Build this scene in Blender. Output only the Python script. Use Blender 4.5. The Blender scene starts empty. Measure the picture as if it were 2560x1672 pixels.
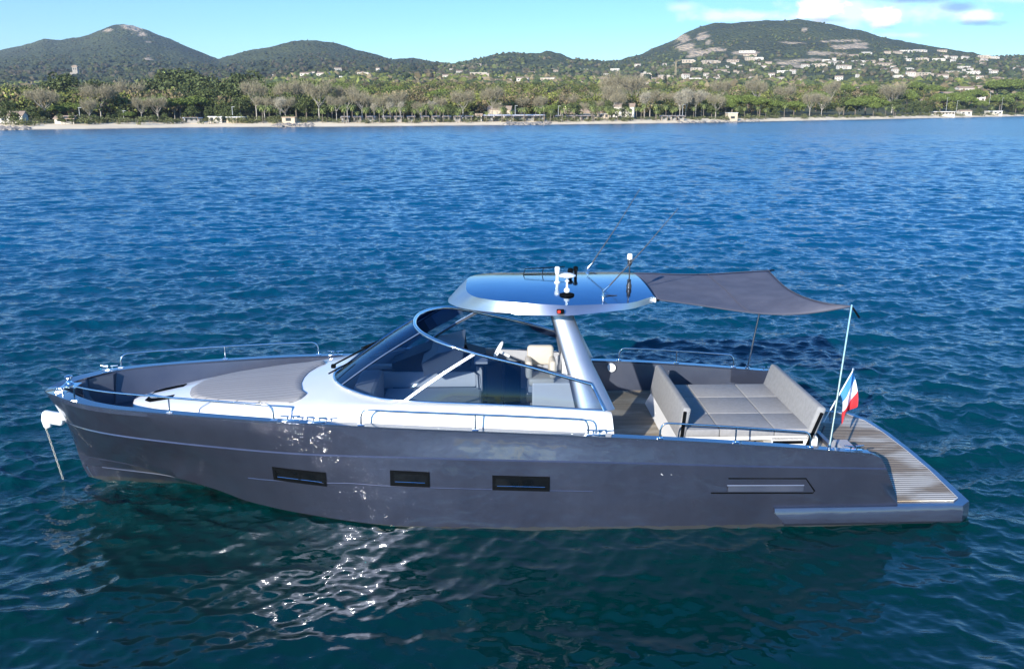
import bpy, bmesh, math, random
import numpy as np
from mathutils import Vector, Matrix, Euler
R = math.radians
random.seed(7); rng = np.random.RandomState(11)
SC = bpy.context.scene; COL = SC.collection

# ------------------------------------------------------------------ camera
FPX, CAMH, PITCH = 2200.0, 7.0, math.atan(566 / 2200.0)
CP, SP = math.cos(PITCH), math.sin(PITCH)
cd = bpy.data.cameras.new('camera'); cam = bpy.data.objects.new('camera', cd); COL.objects.link(cam)
cd.sensor_width = 36; cd.lens = 36 * FPX / 2560; cd.clip_start = .1; cd.clip_end = 40000
cam.location = (0, 0, CAMH); cam.rotation_euler = (math.pi / 2 - PITCH, 0, 0)
SC.camera = cam
# ------------------------------------------------------------------ world
SUN_EL, SUN_AZ = R(20.5), R(207.0)          # azimuth clockwise from +Y: behind the camera, to the left
W = bpy.data.worlds.new('World'); SC.world = W; W.use_nodes = True
nt = W.node_tree; nt.nodes.clear()
def N(t, typ, **k):
    n = t.nodes.new(typ)
    for a, b in k.items(): setattr(n, a, b)
    return n
sky = N(nt, 'ShaderNodeTexSky', sky_type='NISHITA'); sky.sun_disc = False
sky.sun_elevation = SUN_EL; sky.sun_rotation = SUN_AZ; sky.air_density = 1.0; sky.dust_density = .05; sky.ozone_density = 3.0
bg = N(nt, 'ShaderNodeBackground'); bg.inputs[1].default_value = .14
wo = N(nt, 'ShaderNodeOutputWorld')
tc = N(nt, 'ShaderNodeTexCoord'); sx = N(nt, 'ShaderNodeSeparateXYZ'); nt.links.new(tc.outputs['Generated'], sx.inputs[0])
def M(t, op, a, b=None, c=None, clamp=False):
    n = N(t, 'ShaderNodeMath', operation=op); n.use_clamp = clamp
    for i, v in enumerate((a, b, c)):
        if v is None: continue
        if hasattr(v, 'links') or hasattr(v, 'is_linked'): t.links.new(v, n.inputs[i])
        else: n.inputs[i].default_value = v
    return n.outputs[0]
# clouds: puffs and wisps low in the sky over the right-hand hills, as directions on the sky
yy = M(nt, 'MAXIMUM', sx.outputs[1], .05)
cu = M(nt, 'DIVIDE', sx.outputs[0], yy); cv = M(nt, 'DIVIDE', sx.outputs[2], yy)
cxy = N(nt, 'ShaderNodeCombineXYZ'); nt.links.new(cu, cxy.inputs[0]); nt.links.new(cv, cxy.inputs[1])
nz = N(nt, 'ShaderNodeTexNoise'); nz.inputs['Scale'].default_value = 34; nz.inputs['Detail'].default_value = 7; nz.inputs['Roughness'].default_value = .6
mp = N(nt, 'ShaderNodeMapping'); mp.inputs['Scale'].default_value = (1, 1.6, 1)
nt.links.new(cxy.outputs[0], mp.inputs[0]); nt.links.new(mp.outputs[0], nz.inputs['Vector'])
nzz = M(nt, 'SUBTRACT', nz.outputs[0], .5)
def blob(px, py, rx, ry, soft, amt):
    u0, v0 = (px - 1280) * .968 / 2200, (270 - py) * .94 / 2200
    a = M(nt, 'DIVIDE', M(nt, 'SUBTRACT', cu, u0), rx / 2200); b = M(nt, 'DIVIDE', M(nt, 'SUBTRACT', cv, v0), ry / 2200)
    d = M(nt, 'SQRT', M(nt, 'ADD', M(nt, 'MULTIPLY', a, a), M(nt, 'MULTIPLY', b, b)))
    d = M(nt, 'ADD', d, M(nt, 'MULTIPLY', nzz, 2.1))
    return M(nt, 'MULTIPLY', M(nt, 'DIVIDE', M(nt, 'SUBTRACT', 1, d), soft, clamp=True), amt)
def allmax(l):
    o = l[0]
    for q in l[1:]: o = M(nt, 'MAXIMUM', o, q)
    return o
lit = allmax([blob(2030, 22, 68, 44, .35, .97), blob(2188, 46, 62, 34, .4, .95), blob(2420, 48, 62, 17, .5, .8), blob(1860, 46, 230, 18, .8, .62),
              blob(2150, 38, 270, 40, .8, .62), blob(2240, 92, 90, 8, .9, .4), blob(1690, 26, 55, 16, 1.0, .45), blob(2490, 8, 120, 9, 1.0, .4), blob(2050, 60, 90, 14, .9, .5)])
drk = allmax([blob(2250, 3, 110, 17, .7, .9), blob(2365, 24, 46, 13, .7, .75), blob(2430, 64, 64, 10, .7, .7), blob(2045, 57, 60, 9, .8, .55), blob(2195, 74, 60, 7, .9, .4), blob(1690, 4, 30, 14, 1.0, .5)])
def mixc(t, fac, a, b):
    n = N(t, 'ShaderNodeMix', data_type='RGBA')
    t.links.new(fac, n.inputs[0]) if hasattr(fac, 'is_linked') else setattr(n.inputs[0], 'default_value', fac)
    for v, i in ((a, 6), (b, 7)):
        if hasattr(v, 'is_linked'): t.links.new(v, n.inputs[i])
        else: n.inputs[i].default_value = (*v, 1)
    return n.outputs[2]
hs = N(nt, 'ShaderNodeHueSaturation'); hs.inputs['Saturation'].default_value = 1.32; hs.inputs['Value'].default_value = 1.0
tint_ = N(nt, 'ShaderNodeVectorMath', operation='MULTIPLY'); tint_.inputs[1].default_value = (.70, .91, 1.15)
nt.links.new(sky.outputs[0], hs.inputs['Color']); nt.links.new(hs.outputs[0], tint_.inputs[0])
c1 = mixc(nt, lit, tint_.outputs[0], (9.0, 8.6, 8.2)); c2 = mixc(nt, drk, c1, (1.5, 2.7, 4.5))
nt.links.new(c2, bg.inputs[0]); nt.links.new(bg.outputs[0], wo.inputs[0])
# ------------------------------------------------------------------ sun
sl = bpy.data.lights.new('sun', 'SUN'); sun = bpy.data.objects.new('sun', sl); COL.objects.link(sun)
sl.energy = 5.0; sl.angle = R(.5); sl.color = (1, .95, .88)
sd = Vector((math.sin(SUN_AZ) * math.cos(SUN_EL), math.cos(SUN_AZ) * math.cos(SUN_EL), math.sin(SUN_EL)))
sun.rotation_euler = sd.to_track_quat('Z', 'Y').to_euler(); sun.location = sd * 60
SC.view_settings.view_transform = 'Standard'; SC.view_settings.look = 'None'; SC.view_settings.exposure = 0.72; SC.view_settings.gamma = 1
SC.render.engine = 'CYCLES'
cy = SC.cycles; cy.use_denoising = True; cy.max_bounces = 8; cy.glossy_bounces = 5; cy.transparent_max_bounces = 12; cy.volume_bounces = 0
cy.sample_clamp_indirect = 90; cy.blur_glossy = 0
try: cy.denoiser = 'OPENIMAGEDENOISE'
except Exception: pass

# ------------------------------------------------------------------ materials
def mat(name, base, rough=.5, metal=0.0, var=None, vscale=8, bump=0, bscale=60, coat=0, coatr=.05, ior=1.5, detail=4, spec=.5):
    m = bpy.data.materials.new(name); m.use_nodes = True; t = m.node_tree; b = t.nodes['Principled BSDF']
    b.inputs['Base Color'].default_value = (*base, 1); b.inputs['Roughness'].default_value = rough; b.inputs['Metallic'].default_value = metal
    b.inputs['Coat Weight'].default_value = coat; b.inputs['Coat Roughness'].default_value = coatr; b.inputs['IOR'].default_value = ior
    b.inputs['Specular IOR Level'].default_value = spec
    if var or bump:
        c = N(t, 'ShaderNodeTexCoord')
    if var:
        n = N(t, 'ShaderNodeTexNoise'); n.inputs['Scale'].default_value = vscale; n.inputs['Detail'].default_value = detail
        t.links.new(c.outputs['Object'], n.inputs['Vector'])
        rr = N(t, 'ShaderNodeMapRange'); rr.inputs[1].default_value = .35; rr.inputs[2].default_value = .65; t.links.new(n.outputs[0], rr.inputs[0])
        t.links.new(mixc(t, rr.outputs[0], base, var), b.inputs['Base Color'])
    if bump:
        n = N(t, 'ShaderNodeTexNoise'); n.inputs['Scale'].default_value = bscale; n.inputs['Detail'].default_value = 3
        t.links.new(c.outputs['Object'], n.inputs['Vector'])
        bp = N(t, 'ShaderNodeBump'); bp.inputs['Strength'].default_value = bump; bp.inputs['Distance'].default_value = .01
        t.links.new(n.outputs[0], bp.inputs['Height']); t.links.new(bp.outputs[0], b.inputs['Normal'])
    return m
MT = {}
def attr_mat(name, rough=.8, attr='tint', bump=0, bscale=1.5):
    m = bpy.data.materials.new(name); m.use_nodes = True; t = m.node_tree; b = t.nodes['Principled BSDF']
    a = N(t, 'ShaderNodeAttribute'); a.attribute_name = attr; t.links.new(a.outputs['Color'], b.inputs['Base Color'])
    b.inputs['Roughness'].default_value = rough; b.inputs['Specular IOR Level'].default_value = .2
    return m

# ------------------------------------------------------------------ mesh helpers
class MB:
    def __init__(s): s.v = []; s.f = []
    def add(s, vs, fs):
        o = len(s.v); s.v += [tuple(float(c) for c in q) for q in vs]; s.f += [tuple(i + o for i in f) for f in fs]; return s
    def box(s, c, d, rz=0, ry=0, rx=0, taper=1):
        e = Euler((rx, ry, rz)).to_matrix(); c = Vector(c); vs = []
        for z in (-.5, .5):
            k = taper if z > 0 else 1
            for x, y in ((-.5, -.5), (.5, -.5), (.5, .5), (-.5, .5)): vs.append(c + e @ Vector((x * d[0] * k, y * d[1] * k, z * d[2])))
        return s.add(vs, [(3, 2, 1, 0), (4, 5, 6, 7), (0, 1, 5, 4), (1, 2, 6, 5), (2, 3, 7, 6), (3, 0, 4, 7)])
    def rbox(s, c, d, r=.03, rz=0, ry=0, rx=0, seg=2):
        bm = bmesh.new(); bmesh.ops.create_cube(bm, size=1); bmesh.ops.scale(bm, vec=d, verts=bm.verts)
        bmesh.ops.bevel(bm, geom=list(bm.edges), offset=min(r, min(d) * .49), segments=seg, profile=.5, affect='EDGES')
        e = Euler((rx, ry, rz)).to_matrix(); bm.verts.index_update()
        vs = [Vector(c) + e @ q.co for q in bm.verts]; fs = [tuple(q.index for q in f.verts) for f in bm.faces]; bm.free()
        return s.add(vs, fs)
    def tube(s, pts, r, n=8, cap=True, sq=1.0):
        pts = [Vector(p) for p in pts]; rs = r if isinstance(r, (list, tuple)) else [r] * len(pts); rows = []; prev = None
        for i, p in enumerate(pts):
            t = (pts[min(i + 1, len(pts) - 1)] - pts[max(i - 1, 0)]).normalized()
            if prev is None: u = t.cross(Vector((0, 0, 1))); u = t.cross(Vector((0, 1, 0))) if u.length < .05 else u
            else: u = prev - t * prev.dot(t)
            u.normalize(); w = t.cross(u); prev = u
            rows.append([p + (u * math.cos(a) + w * math.sin(a) * sq) * rs[i] for a in [2 * math.pi * k / n for k in range(n)]])
        s.loft(rows, closed=True)
        if cap:
            o = len(s.v) - n * len(rows); s.f += [tuple(o + k for k in range(n))[::-1], tuple(o + (len(rows) - 1) * n + k for k in range(n))]
        return s
    def loft(s, rows, closed=False, flip=False):
        n = len(rows[0]); o = len(s.v)
        for r_ in rows: s.v += [tuple(float(c) for c in q) for q in r_]
        for i in range(len(rows) - 1):
            for j in range(n if closed else n - 1):
                k = (j + 1) % n; q = (o + i * n + j, o + i * n + k, o + (i + 1) * n + k, o + (i + 1) * n + j)
                s.f.append(q[::-1] if flip else q)
        return s
    def prism(s, poly, d):
        n = len(poly); d = Vector(d); vs = [Vector(p) for p in poly] + [Vector(p) + d for p in poly]
        return s.add(vs, [tuple(range(n))[::-1], tuple(range(n, 2 * n))] + [(i, (i + 1) % n, n + (i + 1) % n, n + i) for i in range(n)])
    def lathe(s, c, prof, n=16):
        rows = [[(c[0] + r * math.cos(2 * math.pi * k / n), c[1] + r * math.sin(2 * math.pi * k / n), c[2] + z) for k in range(n)] for r, z in prof]
        s.loft(rows, closed=True); o = len(s.v) - n * len(rows)
        s.f += [tuple(o + k for k in range(n))[::-1], tuple(o + (len(rows) - 1) * n + k for k in range(n))]; return s
    def mirror_y(s): return s.add([(x, -y, z) for x, y, z in s.v], [f[::-1] for f in list(s.f)])
    def build(s, name, m, parent=None, smooth=None, loc=None):
        me = bpy.data.meshes.new(name); me.from_pydata(s.v, [], s.f); me.validate()
        if m: me.materials.append(m)
        if smooth is not None:
            bm = bmesh.new(); bm.from_mesh(me); bmesh.ops.remove_doubles(bm, verts=bm.verts, dist=1e-5); bmesh.ops.recalc_face_normals(bm, faces=bm.faces); bm.to_mesh(me); bm.free()
            me.polygons.foreach_set('use_smooth', [True] * len(me.polygons)); me.set_sharp_from_angle(angle=R(smooth))
        else:
            bm = bmesh.new(); bm.from_mesh(me); bmesh.ops.recalc_face_normals(bm, faces=bm.faces); bm.to_mesh(me); bm.free()
        o = bpy.data.objects.new(name, me); COL.objects.link(o)
        if parent: o.parent = parent
        if loc: o.location = loc
        return o
def tag(o, label=None, cat=None, group=None, kind=None):
    for k, v in (('label', label), ('category', cat), ('group', group), ('kind', kind)):
        if v: o[k] = v
    return o
def empty(name, loc=(0, 0, 0), rz=0):
    o = bpy.data.objects.new(name, None); COL.objects.link(o); o.location = loc; o.rotation_euler = (0, 0, rz); return o
def np_mesh(name, V, F, m, smooth=False, tint=None):
    me = bpy.data.meshes.new(name); V = np.asarray(V, np.float32); F = np.asarray(F, np.int32); k = F.shape[1]
    me.vertices.add(len(V)); me.vertices.foreach_set('co', V.ravel()); me.loops.add(F.size); me.loops.foreach_set('vertex_index', F.ravel())
    me.polygons.add(len(F)); me.polygons.foreach_set('loop_start', np.arange(0, F.size, k, dtype=np.int32))
    try: me.polygons.foreach_set('loop_total', np.full(len(F), k, np.int32))
    except Exception: pass
    if tint is not None:
        a = me.color_attributes.new('tint', 'FLOAT_COLOR', 'POINT'); a.data.foreach_set('color', np.c_[tint, np.ones(len(V))].astype(np.float32).ravel())
    me.update(calc_edges=True); me.polygons.foreach_set('use_smooth', [smooth] * len(F))
    if m: me.materials.append(m)
    return me
def grid_faces(nr, nc):
    i = np.arange(nr - 1)[:, None] * nc + np.arange(nc - 1)[None, :]
    return np.stack([i, i + 1, i + nc + 1, i + nc], -1).reshape(-1, 4)
def vnoise(x, y, seed=0):
    xi = np.floor(x).astype(np.int64); yi = np.floor(y).astype(np.int64); fx = x - xi; fy = y - yi
    fx = fx * fx * (3 - 2 * fx); fy = fy * fy * (3 - 2 * fy)
    def h(a, b):
        n = (a * 374761393 + b * 668265263 + seed * 974711) & 0x7fffffff; n = ((n ^ (n >> 13)) * 1274126177) & 0x7fffffff
        return ((n ^ (n >> 16)) & 0xffff) / 65535.0
    return (h(xi, yi) * (1 - fx) + h(xi + 1, yi) * fx) * (1 - fy) + (h(xi, yi + 1) * (1 - fx) + h(xi + 1, yi + 1) * fx) * fy
def fbm(x, y, o=5, seed=0):
    s = 0; a = .5
    for k in range(o): s = s + a * vnoise(x * 2 ** k, y * 2 ** k, seed + k); a *= .5
    return s
# ------------------------------------------------------------------ water
def build_water():
    th = np.concatenate([np.arange(-180, -44, 3.0), np.arange(-44, 44.01, .125), np.arange(47, 180.1, 3.0)])
    r = [2.0]
    while r[-1] < 270: r.append(r[-1] + (.25 if r[-1] < 7.5 else max(.042, r[-1] * .0030)))
    while r[-1] < 420: r.append(r[-1] * 1.008)
    while r[-1] < 9000: r.append(r[-1] * 1.09)
    r = np.array(r); T, Rr = np.meshgrid(np.radians(th), r); X = Rr * np.sin(T); Y = Rr * np.cos(T)
    X = X.astype(np.float32); Y = Y.astype(np.float32); Z = np.zeros_like(X); DX = np.zeros_like(X); DY = np.zeros_like(X)
    rs = np.random.RandomState(5)
    fade = np.clip(1 - (Rr - 230) / 180, 0, 1); sp = np.maximum(np.maximum(Rr * .0030, .042), np.where(Rr > 270, Rr * .008, 0)); sp = np.where(np.abs(T) > R(44.1), Rr * .05, sp)
    # the hull shelters a patch of calmer water on the camera's side of the boat
    lee = 1 - .62 * np.exp(-((X + .5) / 9.0) ** 4) * np.clip((15.6 - Y) / 2.5, 0, 1) * np.clip((Y - 3) / 3, .3, 1)
    g = .80 + .42 * fbm(X / 7, Y / 4.5, 3, 4)                 # gusts: patches of rougher and smoother water
    n = 200; lam = np.exp(rs.uniform(math.log(.16), math.log(3.4), n)); main = R(98)
    for i in range(n):
        L = lam[i]; k = 2 * math.pi / L; ang = main + rs.normal(0, .8 if L < .8 else .5); a = STEEP * L / 6.283 * rs.uniform(.5, 1.4) * (1.1 if L < .9 else .85 if L < 1.8 else .55)
        kx, ky = math.cos(ang) * k, math.sin(ang) * k; ph = rs.uniform(0, 6.283)
        w = (np.clip((L / sp - 1.9) / 1.6, 0, 1) * fade * (lee if L < 2.5 else lee ** .5)).astype(np.float32) * a
        on = np.where(w.max(1) > 0)[0]; q = slice(on[0], on[-1] + 1); w = w[q]
        p = (kx * X[q] + ky * Y[q] + ph).astype(np.float32); Z[q] += w * np.sin(p); c = np.cos(p) * w * .9; DX[q] += c * kx / k; DY[q] += c * ky / k
    Z *= g; V = np.stack([X + DX * g, Y + DY * g, Z], -1).reshape(-1, 3)
    F = grid_faces(len(r), len(th))[:, ::-1]
    m = bpy.data.materials.new('sea_water'); m.use_nodes = True; t = m.node_tree; b = t.nodes['Principled BSDF']
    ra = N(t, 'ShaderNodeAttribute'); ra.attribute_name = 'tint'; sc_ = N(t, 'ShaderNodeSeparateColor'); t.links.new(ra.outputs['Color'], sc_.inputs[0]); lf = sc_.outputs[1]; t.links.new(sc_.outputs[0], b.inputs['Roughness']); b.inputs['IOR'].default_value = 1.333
    geo = N(t, 'ShaderNodeNewGeometry')
    n0 = N(t, 'ShaderNodeTexNoise'); n0.inputs['Scale'].default_value = .05; n0.inputs['Detail'].default_value = 3; t.links.new(geo.outputs['Position'], n0.inputs['Vector'])
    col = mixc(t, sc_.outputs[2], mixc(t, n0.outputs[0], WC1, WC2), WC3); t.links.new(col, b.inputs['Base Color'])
    def bump(scale, dist, prev=None, det=3, stretch=(.55, 1, 1)):
        mpn = N(t, 'ShaderNodeMapping'); mpn.inputs['Scale'].default_value = stretch; mpn.inputs['Rotation'].default_value = (0, 0, .14)
        t.links.new(geo.outputs['Position'], mpn.inputs[0])
        q = N(t, 'ShaderNodeTexNoise'); q.inputs['Scale'].default_value = scale; q.inputs['Detail'].default_value = det; q.inputs['Roughness'].default_value = .55
        t.links.new(mpn.outputs[0], q.inputs['Vector'])
        bp = N(t, 'ShaderNodeBump'); bp.inputs['Strength'].default_value = 1; t.links.new(M(t, 'MULTIPLY', lf, dist), bp.inputs['Distance'])
        t.links.new(q.outputs[0], bp.inputs['Height'])
        if prev: t.links.new(prev, bp.inputs['Normal'])
        return bp.outputs[0]
    nn = bump(12, .011); nn = bump(3.6, .045, nn, 4, (.5, 1, 1)); nn = bump(1.1, .10, nn, 4, (.4, 1, 1))
    t.links.new(nn, b.inputs['Normal'])
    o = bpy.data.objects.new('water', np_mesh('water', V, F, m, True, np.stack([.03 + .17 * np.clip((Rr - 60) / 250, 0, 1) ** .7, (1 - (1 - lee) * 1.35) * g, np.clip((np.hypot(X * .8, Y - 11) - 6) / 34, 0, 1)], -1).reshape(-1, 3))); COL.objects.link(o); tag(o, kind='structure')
STEEP = .033
WC1, WC2, WC3 = (.000, .019, .019), (.000, .025, .025), (.000, .060, .135)      # teal by the boat; farther out, sky reflection is put into the bluer body colour
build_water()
# ------------------------------------------------------------------ land and hills
def elev(py):
    t = (836 - np.asarray(py, float)) / 2200; return (t * CP - SP) / (CP + t * SP)
def px2s(px, e=0): return (np.asarray(px, float) - 1280) / 2200 * (CP - e * SP)
def s2px(s): return 1280 + np.asarray(s) * 2200 / CP
I = np.interp
SH = ([-300, 0, 217, 470, 860, 1284, 1710, 2170, 2560, 3000], [325.5, 325, 323, 319, 317, 313, 308, 299, 291, 285])
def yshore(px): return 7 / -elev(I(px, *SH))
SK = ([-400, -150, 0, 60, 130, 170, 230, 270, 300, 335, 350, 390, 420, 460, 510, 555, 600, 680, 740, 790, 840, 880, 950, 985, 1060, 1130, 1200, 1270, 1300, 1340, 1365, 1400, 1430, 1475, 1540, 1600, 1650, 1700, 1730, 1780, 1830, 1900, 1975, 2030, 2080, 2140, 2200, 2260, 2330, 2400, 2450, 2490, 2560, 2700, 3000],
      [190, 165, 130, 115, 98, 98, 90, 75, 65, 62, 66, 78, 92, 105, 130, 152, 138, 120, 104, 103, 110, 120, 137, 150, 151, 160, 148, 135, 135, 138, 130, 135, 146, 152, 155, 135, 115, 88, 75, 60, 58, 53, 52, 58, 66, 80, 98, 109, 121, 132, 141, 142, 136, 140, 170])
YR = ([0, 540, 600, 1000, 1130, 1480, 1620, 2300, 2600], [3900, 3900, 3200, 3100, 2500, 2500, 3000, 2900, 2500])
P3 = ([0, 600, 800, 1100, 1500, 1800, 2560], [240, 238, 228, 230, 232, 238, 240])      # at 900 m or shore + 250
P4 = ([0, 600, 800, 1100, 1500, 1800, 2560], [215, 205, 190, 192, 200, 205, 205])      # at 1500 m
P5 = ([0, 600, 800, 1100, 1500, 1800, 2200, 2560], [180, 175, 168, 172, 175, 160, 155, 165])      # at 2100 m
def land_z(s, Y):
    px = s2px(s); Ys = yshore(px)
    Y3 = np.maximum(900, Ys + 260); yr = I(px, *YR); es = elev(I(px, *SK))
    ks = [(Ys - 40, np.full_like(Ys, -2.2)), (Ys, np.zeros_like(Ys)), (Ys + 24, np.full_like(Ys, 1.7)), (Ys + 130, np.full_like(Ys, 3.2)),
          (Y3, 7 + elev(I(px, *P3)) * Y3), (np.full_like(Ys, 1500), 7 + elev(I(px, *P4)) * 1500), (np.full_like(Ys, 2100), 7 + elev(I(px, *P5)) * 2100),
          (yr, 7 + es * yr), (yr + 900, (7 + es * yr) * .55), (yr + 3000, np.zeros_like(Ys))]
    Z = np.full(np.broadcast(s, Y).shape, -2.2); 
    for (a, za), (b, zb) in zip(ks[:-1], ks[1:]):
        t = np.clip((Y - a) / (b - a), 0, 1); m = Y >= a
        # apparent height grows evenly between the layers, so slopes run up naturally
        Z = np.where(m, za + (zb - za) * t, Z)
    X = s * Y; amp = np.clip((Y - 1100) / 1500, 0, 1) * np.clip((yr + 200 - Y) / 500, .1, 1)
    Z = Z + amp * Z * .22 * (fbm(X / 330, Y / 420, 4, 3) - .47) + np.clip((Y - 700) / 400, 0, 1) * 3 * (fbm(X / 60, Y / 60, 3, 9) - .45)
    Z = Z + np.clip((Y - yr + 260) / 200, 0, 1) * 9 * (fbm(X / 26, Y / 50, 3, 21) - .45) + np.clip((Y - yr + 900) / 400, 0, 1) * 16 * (fbm(X / 150, Y / 90, 3, 23) - .45)
    return Z
def zat(s, Y): return float(land_z(np.array([float(s)]), np.array([float(Y)]))[0])
ROCK = [(340, 66, 20, 4), (360, 74, 22, 9), (375, 84, 12, 7), (290, 75, 12, 4), (385, 106, 8, 3), (380, 147, 14, 4), (1745, 92, 17, 15), (1760, 108, 10, 8), (1700, 95, 14, 12), (1712, 118, 34, 12), (1740, 135, 30, 8), (1785, 125, 30, 5), (1995, 76, 10, 6),
        (1960, 160, 45, 9), (1985, 152, 60, 6), (2040, 135, 60, 5), (2110, 118, 40, 6), (2135, 112, 24, 4), (1980, 107, 50, 4), (2080, 103, 50, 3), (1855, 133, 30, 6), (1990, 165, 30, 6), (1720, 142, 20, 5)]
def build_land():
    sp_ = np.linspace(-.95, .95, 1000); yl = [230.]
    while yl[-1] < 1000: yl.append(yl[-1] * 1.012)
    while yl[-1] < 4400: yl.append(yl[-1] * 1.0065)
    while yl[-1] < 7200: yl.append(yl[-1] * 1.05)
    yl = np.array(yl); S, Y = np.meshgrid(sp_, yl); Z = land_z(S, Y); X = S * Y
    px = s2px(S); e = (Z - 7) / Y; t = (e * CP + SP) / (CP - e * SP)
    py = 836 - 2200 * (SP + e * CP) / (CP - e * SP)
    dist = Y - yshore(px)
    # ground cover: sand, scrub, woodland, rock
    n1 = fbm(X / 45, Y / 45, 4, 31); n2 = fbm(X / 220, Y / 220, 3, 41); n3 = fbm(X / 14, Y / 14, 3, 51)
    c = np.stack([.030 + .034 * n1 + .03 * n3, .038 + .034 * n1 + .03 * n3, .016 + .010 * n1 + .008 * n3], -1) * 1.45
    dry = np.clip((n2 - .5) * 5, 0, 1)[..., None] * .45; c = c * (1 - dry) + np.array([.085, .085, .05]) * .6 * dry
    low = np.clip((1100 - Y) / 500, 0, 1)[..., None]; c = c * (1 - low) + np.stack([.06 + .05 * n3, .065 + .04 * n3, .03 + .02 * n3], -1) * low
    rk = np.zeros_like(X)
    for (a, b, rx, ry) in ROCK:
        d = np.sqrt(((px - a) / rx) ** 2 + ((py - b) / ry) ** 2) + (fbm(X / 40, Y / 70, 4, 61) - .47) * 2.4
        rk = np.maximum(rk, np.clip((1.0 - d) / .35, 0, 1) * (Y > 1300))
    rk = (rk * (.75 + .8 * (n3 - .3)))[..., None].clip(0, 1); c = c * (1 - rk) + np.array([.66, .50, .32]) * rk
    sand = np.clip((27 + 10 * (n1 - .5) - dist) / 5, 0, 1)[..., None]; wet = np.clip((3.0 - dist) / 2, 0, 1)[..., None]
    c = c * (1 - sand) + (np.array([.86, .70, .47]) * (.85 + .3 * n3[..., None])) * sand * (1 - .35 * wet)
    m = attr_mat('land_cover', .95)
    t = m.node_tree; b = t.nodes['Principled BSDF']; geo = N(t, 'ShaderNodeNewGeometry'); v = N(t, 'ShaderNodeTexVoronoi'); v.inputs['Scale'].default_value = .09
    t.links.new(geo.outputs['Position'], v.inputs['Vector']); bp = N(t, 'ShaderNodeBump'); bp.inputs['Distance'].default_value = 9; bp.invert = True; bp.inputs['Strength'].default_value = 1
    # tree canopy relief far up the hills only; sand near the water stays smooth
    sz = N(t, 'ShaderNodeSeparateXYZ'); t.links.new(geo.outputs['Position'], sz.inputs[0]); k = M(t, 'MULTIPLY', M(t, 'SUBTRACT', sz.outputs[2], 6), .1, clamp=True)
    t.links.new(M(t, 'MULTIPLY', v.outputs['Distance'], k), bp.inputs['Height']); t.links.new(bp.outputs[0], b.inputs['Normal'])
    me = np_mesh('hills', np.stack([X, Y, Z], -1).reshape(-1, 3), grid_faces(*X.shape), m, True, c.reshape(-1, 3))
    o = bpy.data.objects.new('hills', me); COL.objects.link(o); tag(o, kind='structure')
build_land()
YT = np.exp(np.linspace(math.log(240), math.log(3900), 900))
def place(px, py, ymin=0):
    """where on the land the base of a thing seen at (px, py) stands"""
    s = float(px2s(px)); z = land_z(np.full_like(YT, s), YT); e = (z - 7) / YT
    q = 836 - 2200 * (SP + e * CP) / (CP - e * SP); ok = (YT > max(ymin, yshore(px) + 6)) & (q <= py)
    i = int(np.argmax(ok)) if ok.any() else len(YT) - 1
    return s * YT[i], YT[i], z[i]
def near_place(px, d):
    s = float(px2s(px)); Y = float(yshore(px)) + d; return s * Y, Y, zat(s, Y)

# ------------------------------------------------------------------ trees
MT['leaf'] = attr_mat('foliage', .75); MT['bark'] = mat('bark', (.16, .13, .10), .9); MT['pale_bark'] = mat('pale_bark', (.42, .38, .32), .9, var=(.28, .25, .2), vscale=.4)
def leaf_quads(P, size, col, jit=.35, flat=0.0, rs=rng):
    n = len(P); a = rs.normal(size=(n, 3)); a[:, 2] *= (1 - flat); a /= np.linalg.norm(a, axis=1)[:, None] + 1e-9
    b = np.cross(a, rs.normal(size=(n, 3))); b /= np.linalg.norm(b, axis=1)[:, None] + 1e-9; a2 = np.cross(a, b)
    s = size * rs.uniform(.6, 1.3, (n, 1)); V = np.stack([P + b * s, P + a2 * s * .7, P - b * s, P - a2 * s * .7], 1).reshape(-1, 3)
    F = np.arange(4 * n).reshape(-1, 4); c = np.clip(np.array(col) * rs.uniform(1 - jit, 1 + jit, (n, 1)), 0, 1); return V, F, np.repeat(c, 4, 0)
def lumps(n, centres, rs=rng):
    out = []
    for (x, y, z, rx, rz) in centres:
        k = max(4, int(n * rx * rx * rz)); d = rs.normal(size=(k, 3)); d /= np.linalg.norm(d, axis=1)[:, None]; rr = rs.uniform(.72, 1.05, (k, 1))
        out.append(np.array([x, y, z]) + d * rr * np.array([rx, rx, rz]))
    return np.concatenate(out)
def crown_mesh(name, P, size, col, jit=.35, flat=0.):
    V, F, c = leaf_quads(P, size, col, jit, flat); return np_mesh(name, V, F, MT['leaf'], False, c)
def branch_mb(h, spread, n, r0, up=.8, rs=rng):
    mb = MB(); mb.tube([(0, 0, -.6), (0.1, 0, h * .25), (.0, .1, h * .42)], [r0, r0 * .8, r0 * .65], 6); tips = []
    for i in range(n):
        a = i * 2.4 + rs.uniform(0, .5); z0 = h * rs.uniform(.26, .5); L = h * rs.uniform(.35, .55)
        p1 = Vector((math.cos(a) * spread * .45, math.sin(a) * spread * .45, z0 + L * .5 * up)); p2 = Vector((math.cos(a) * spread * .8, math.sin(a) * spread * .8, min(h * .93, z0 + L * up + h * .1)))
        mb.tube([(0, 0, z0), p1, p2], [r0 * .4, r0 * .25, r0 * .1], 4)
        for j in range(3):
            q = p1.lerp(p2, rs.uniform(.1, .9)); b = a + rs.uniform(-1.2, 1.2); e = q + Vector((math.cos(b) * spread * .35, math.sin(b) * spread * .35, h * rs.uniform(.1, .22)))
            mb.tube([q, e], [r0 * .14, r0 * .05], 3); tips.append(e)
        tips.append(p2)
    return mb, tips
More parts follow.
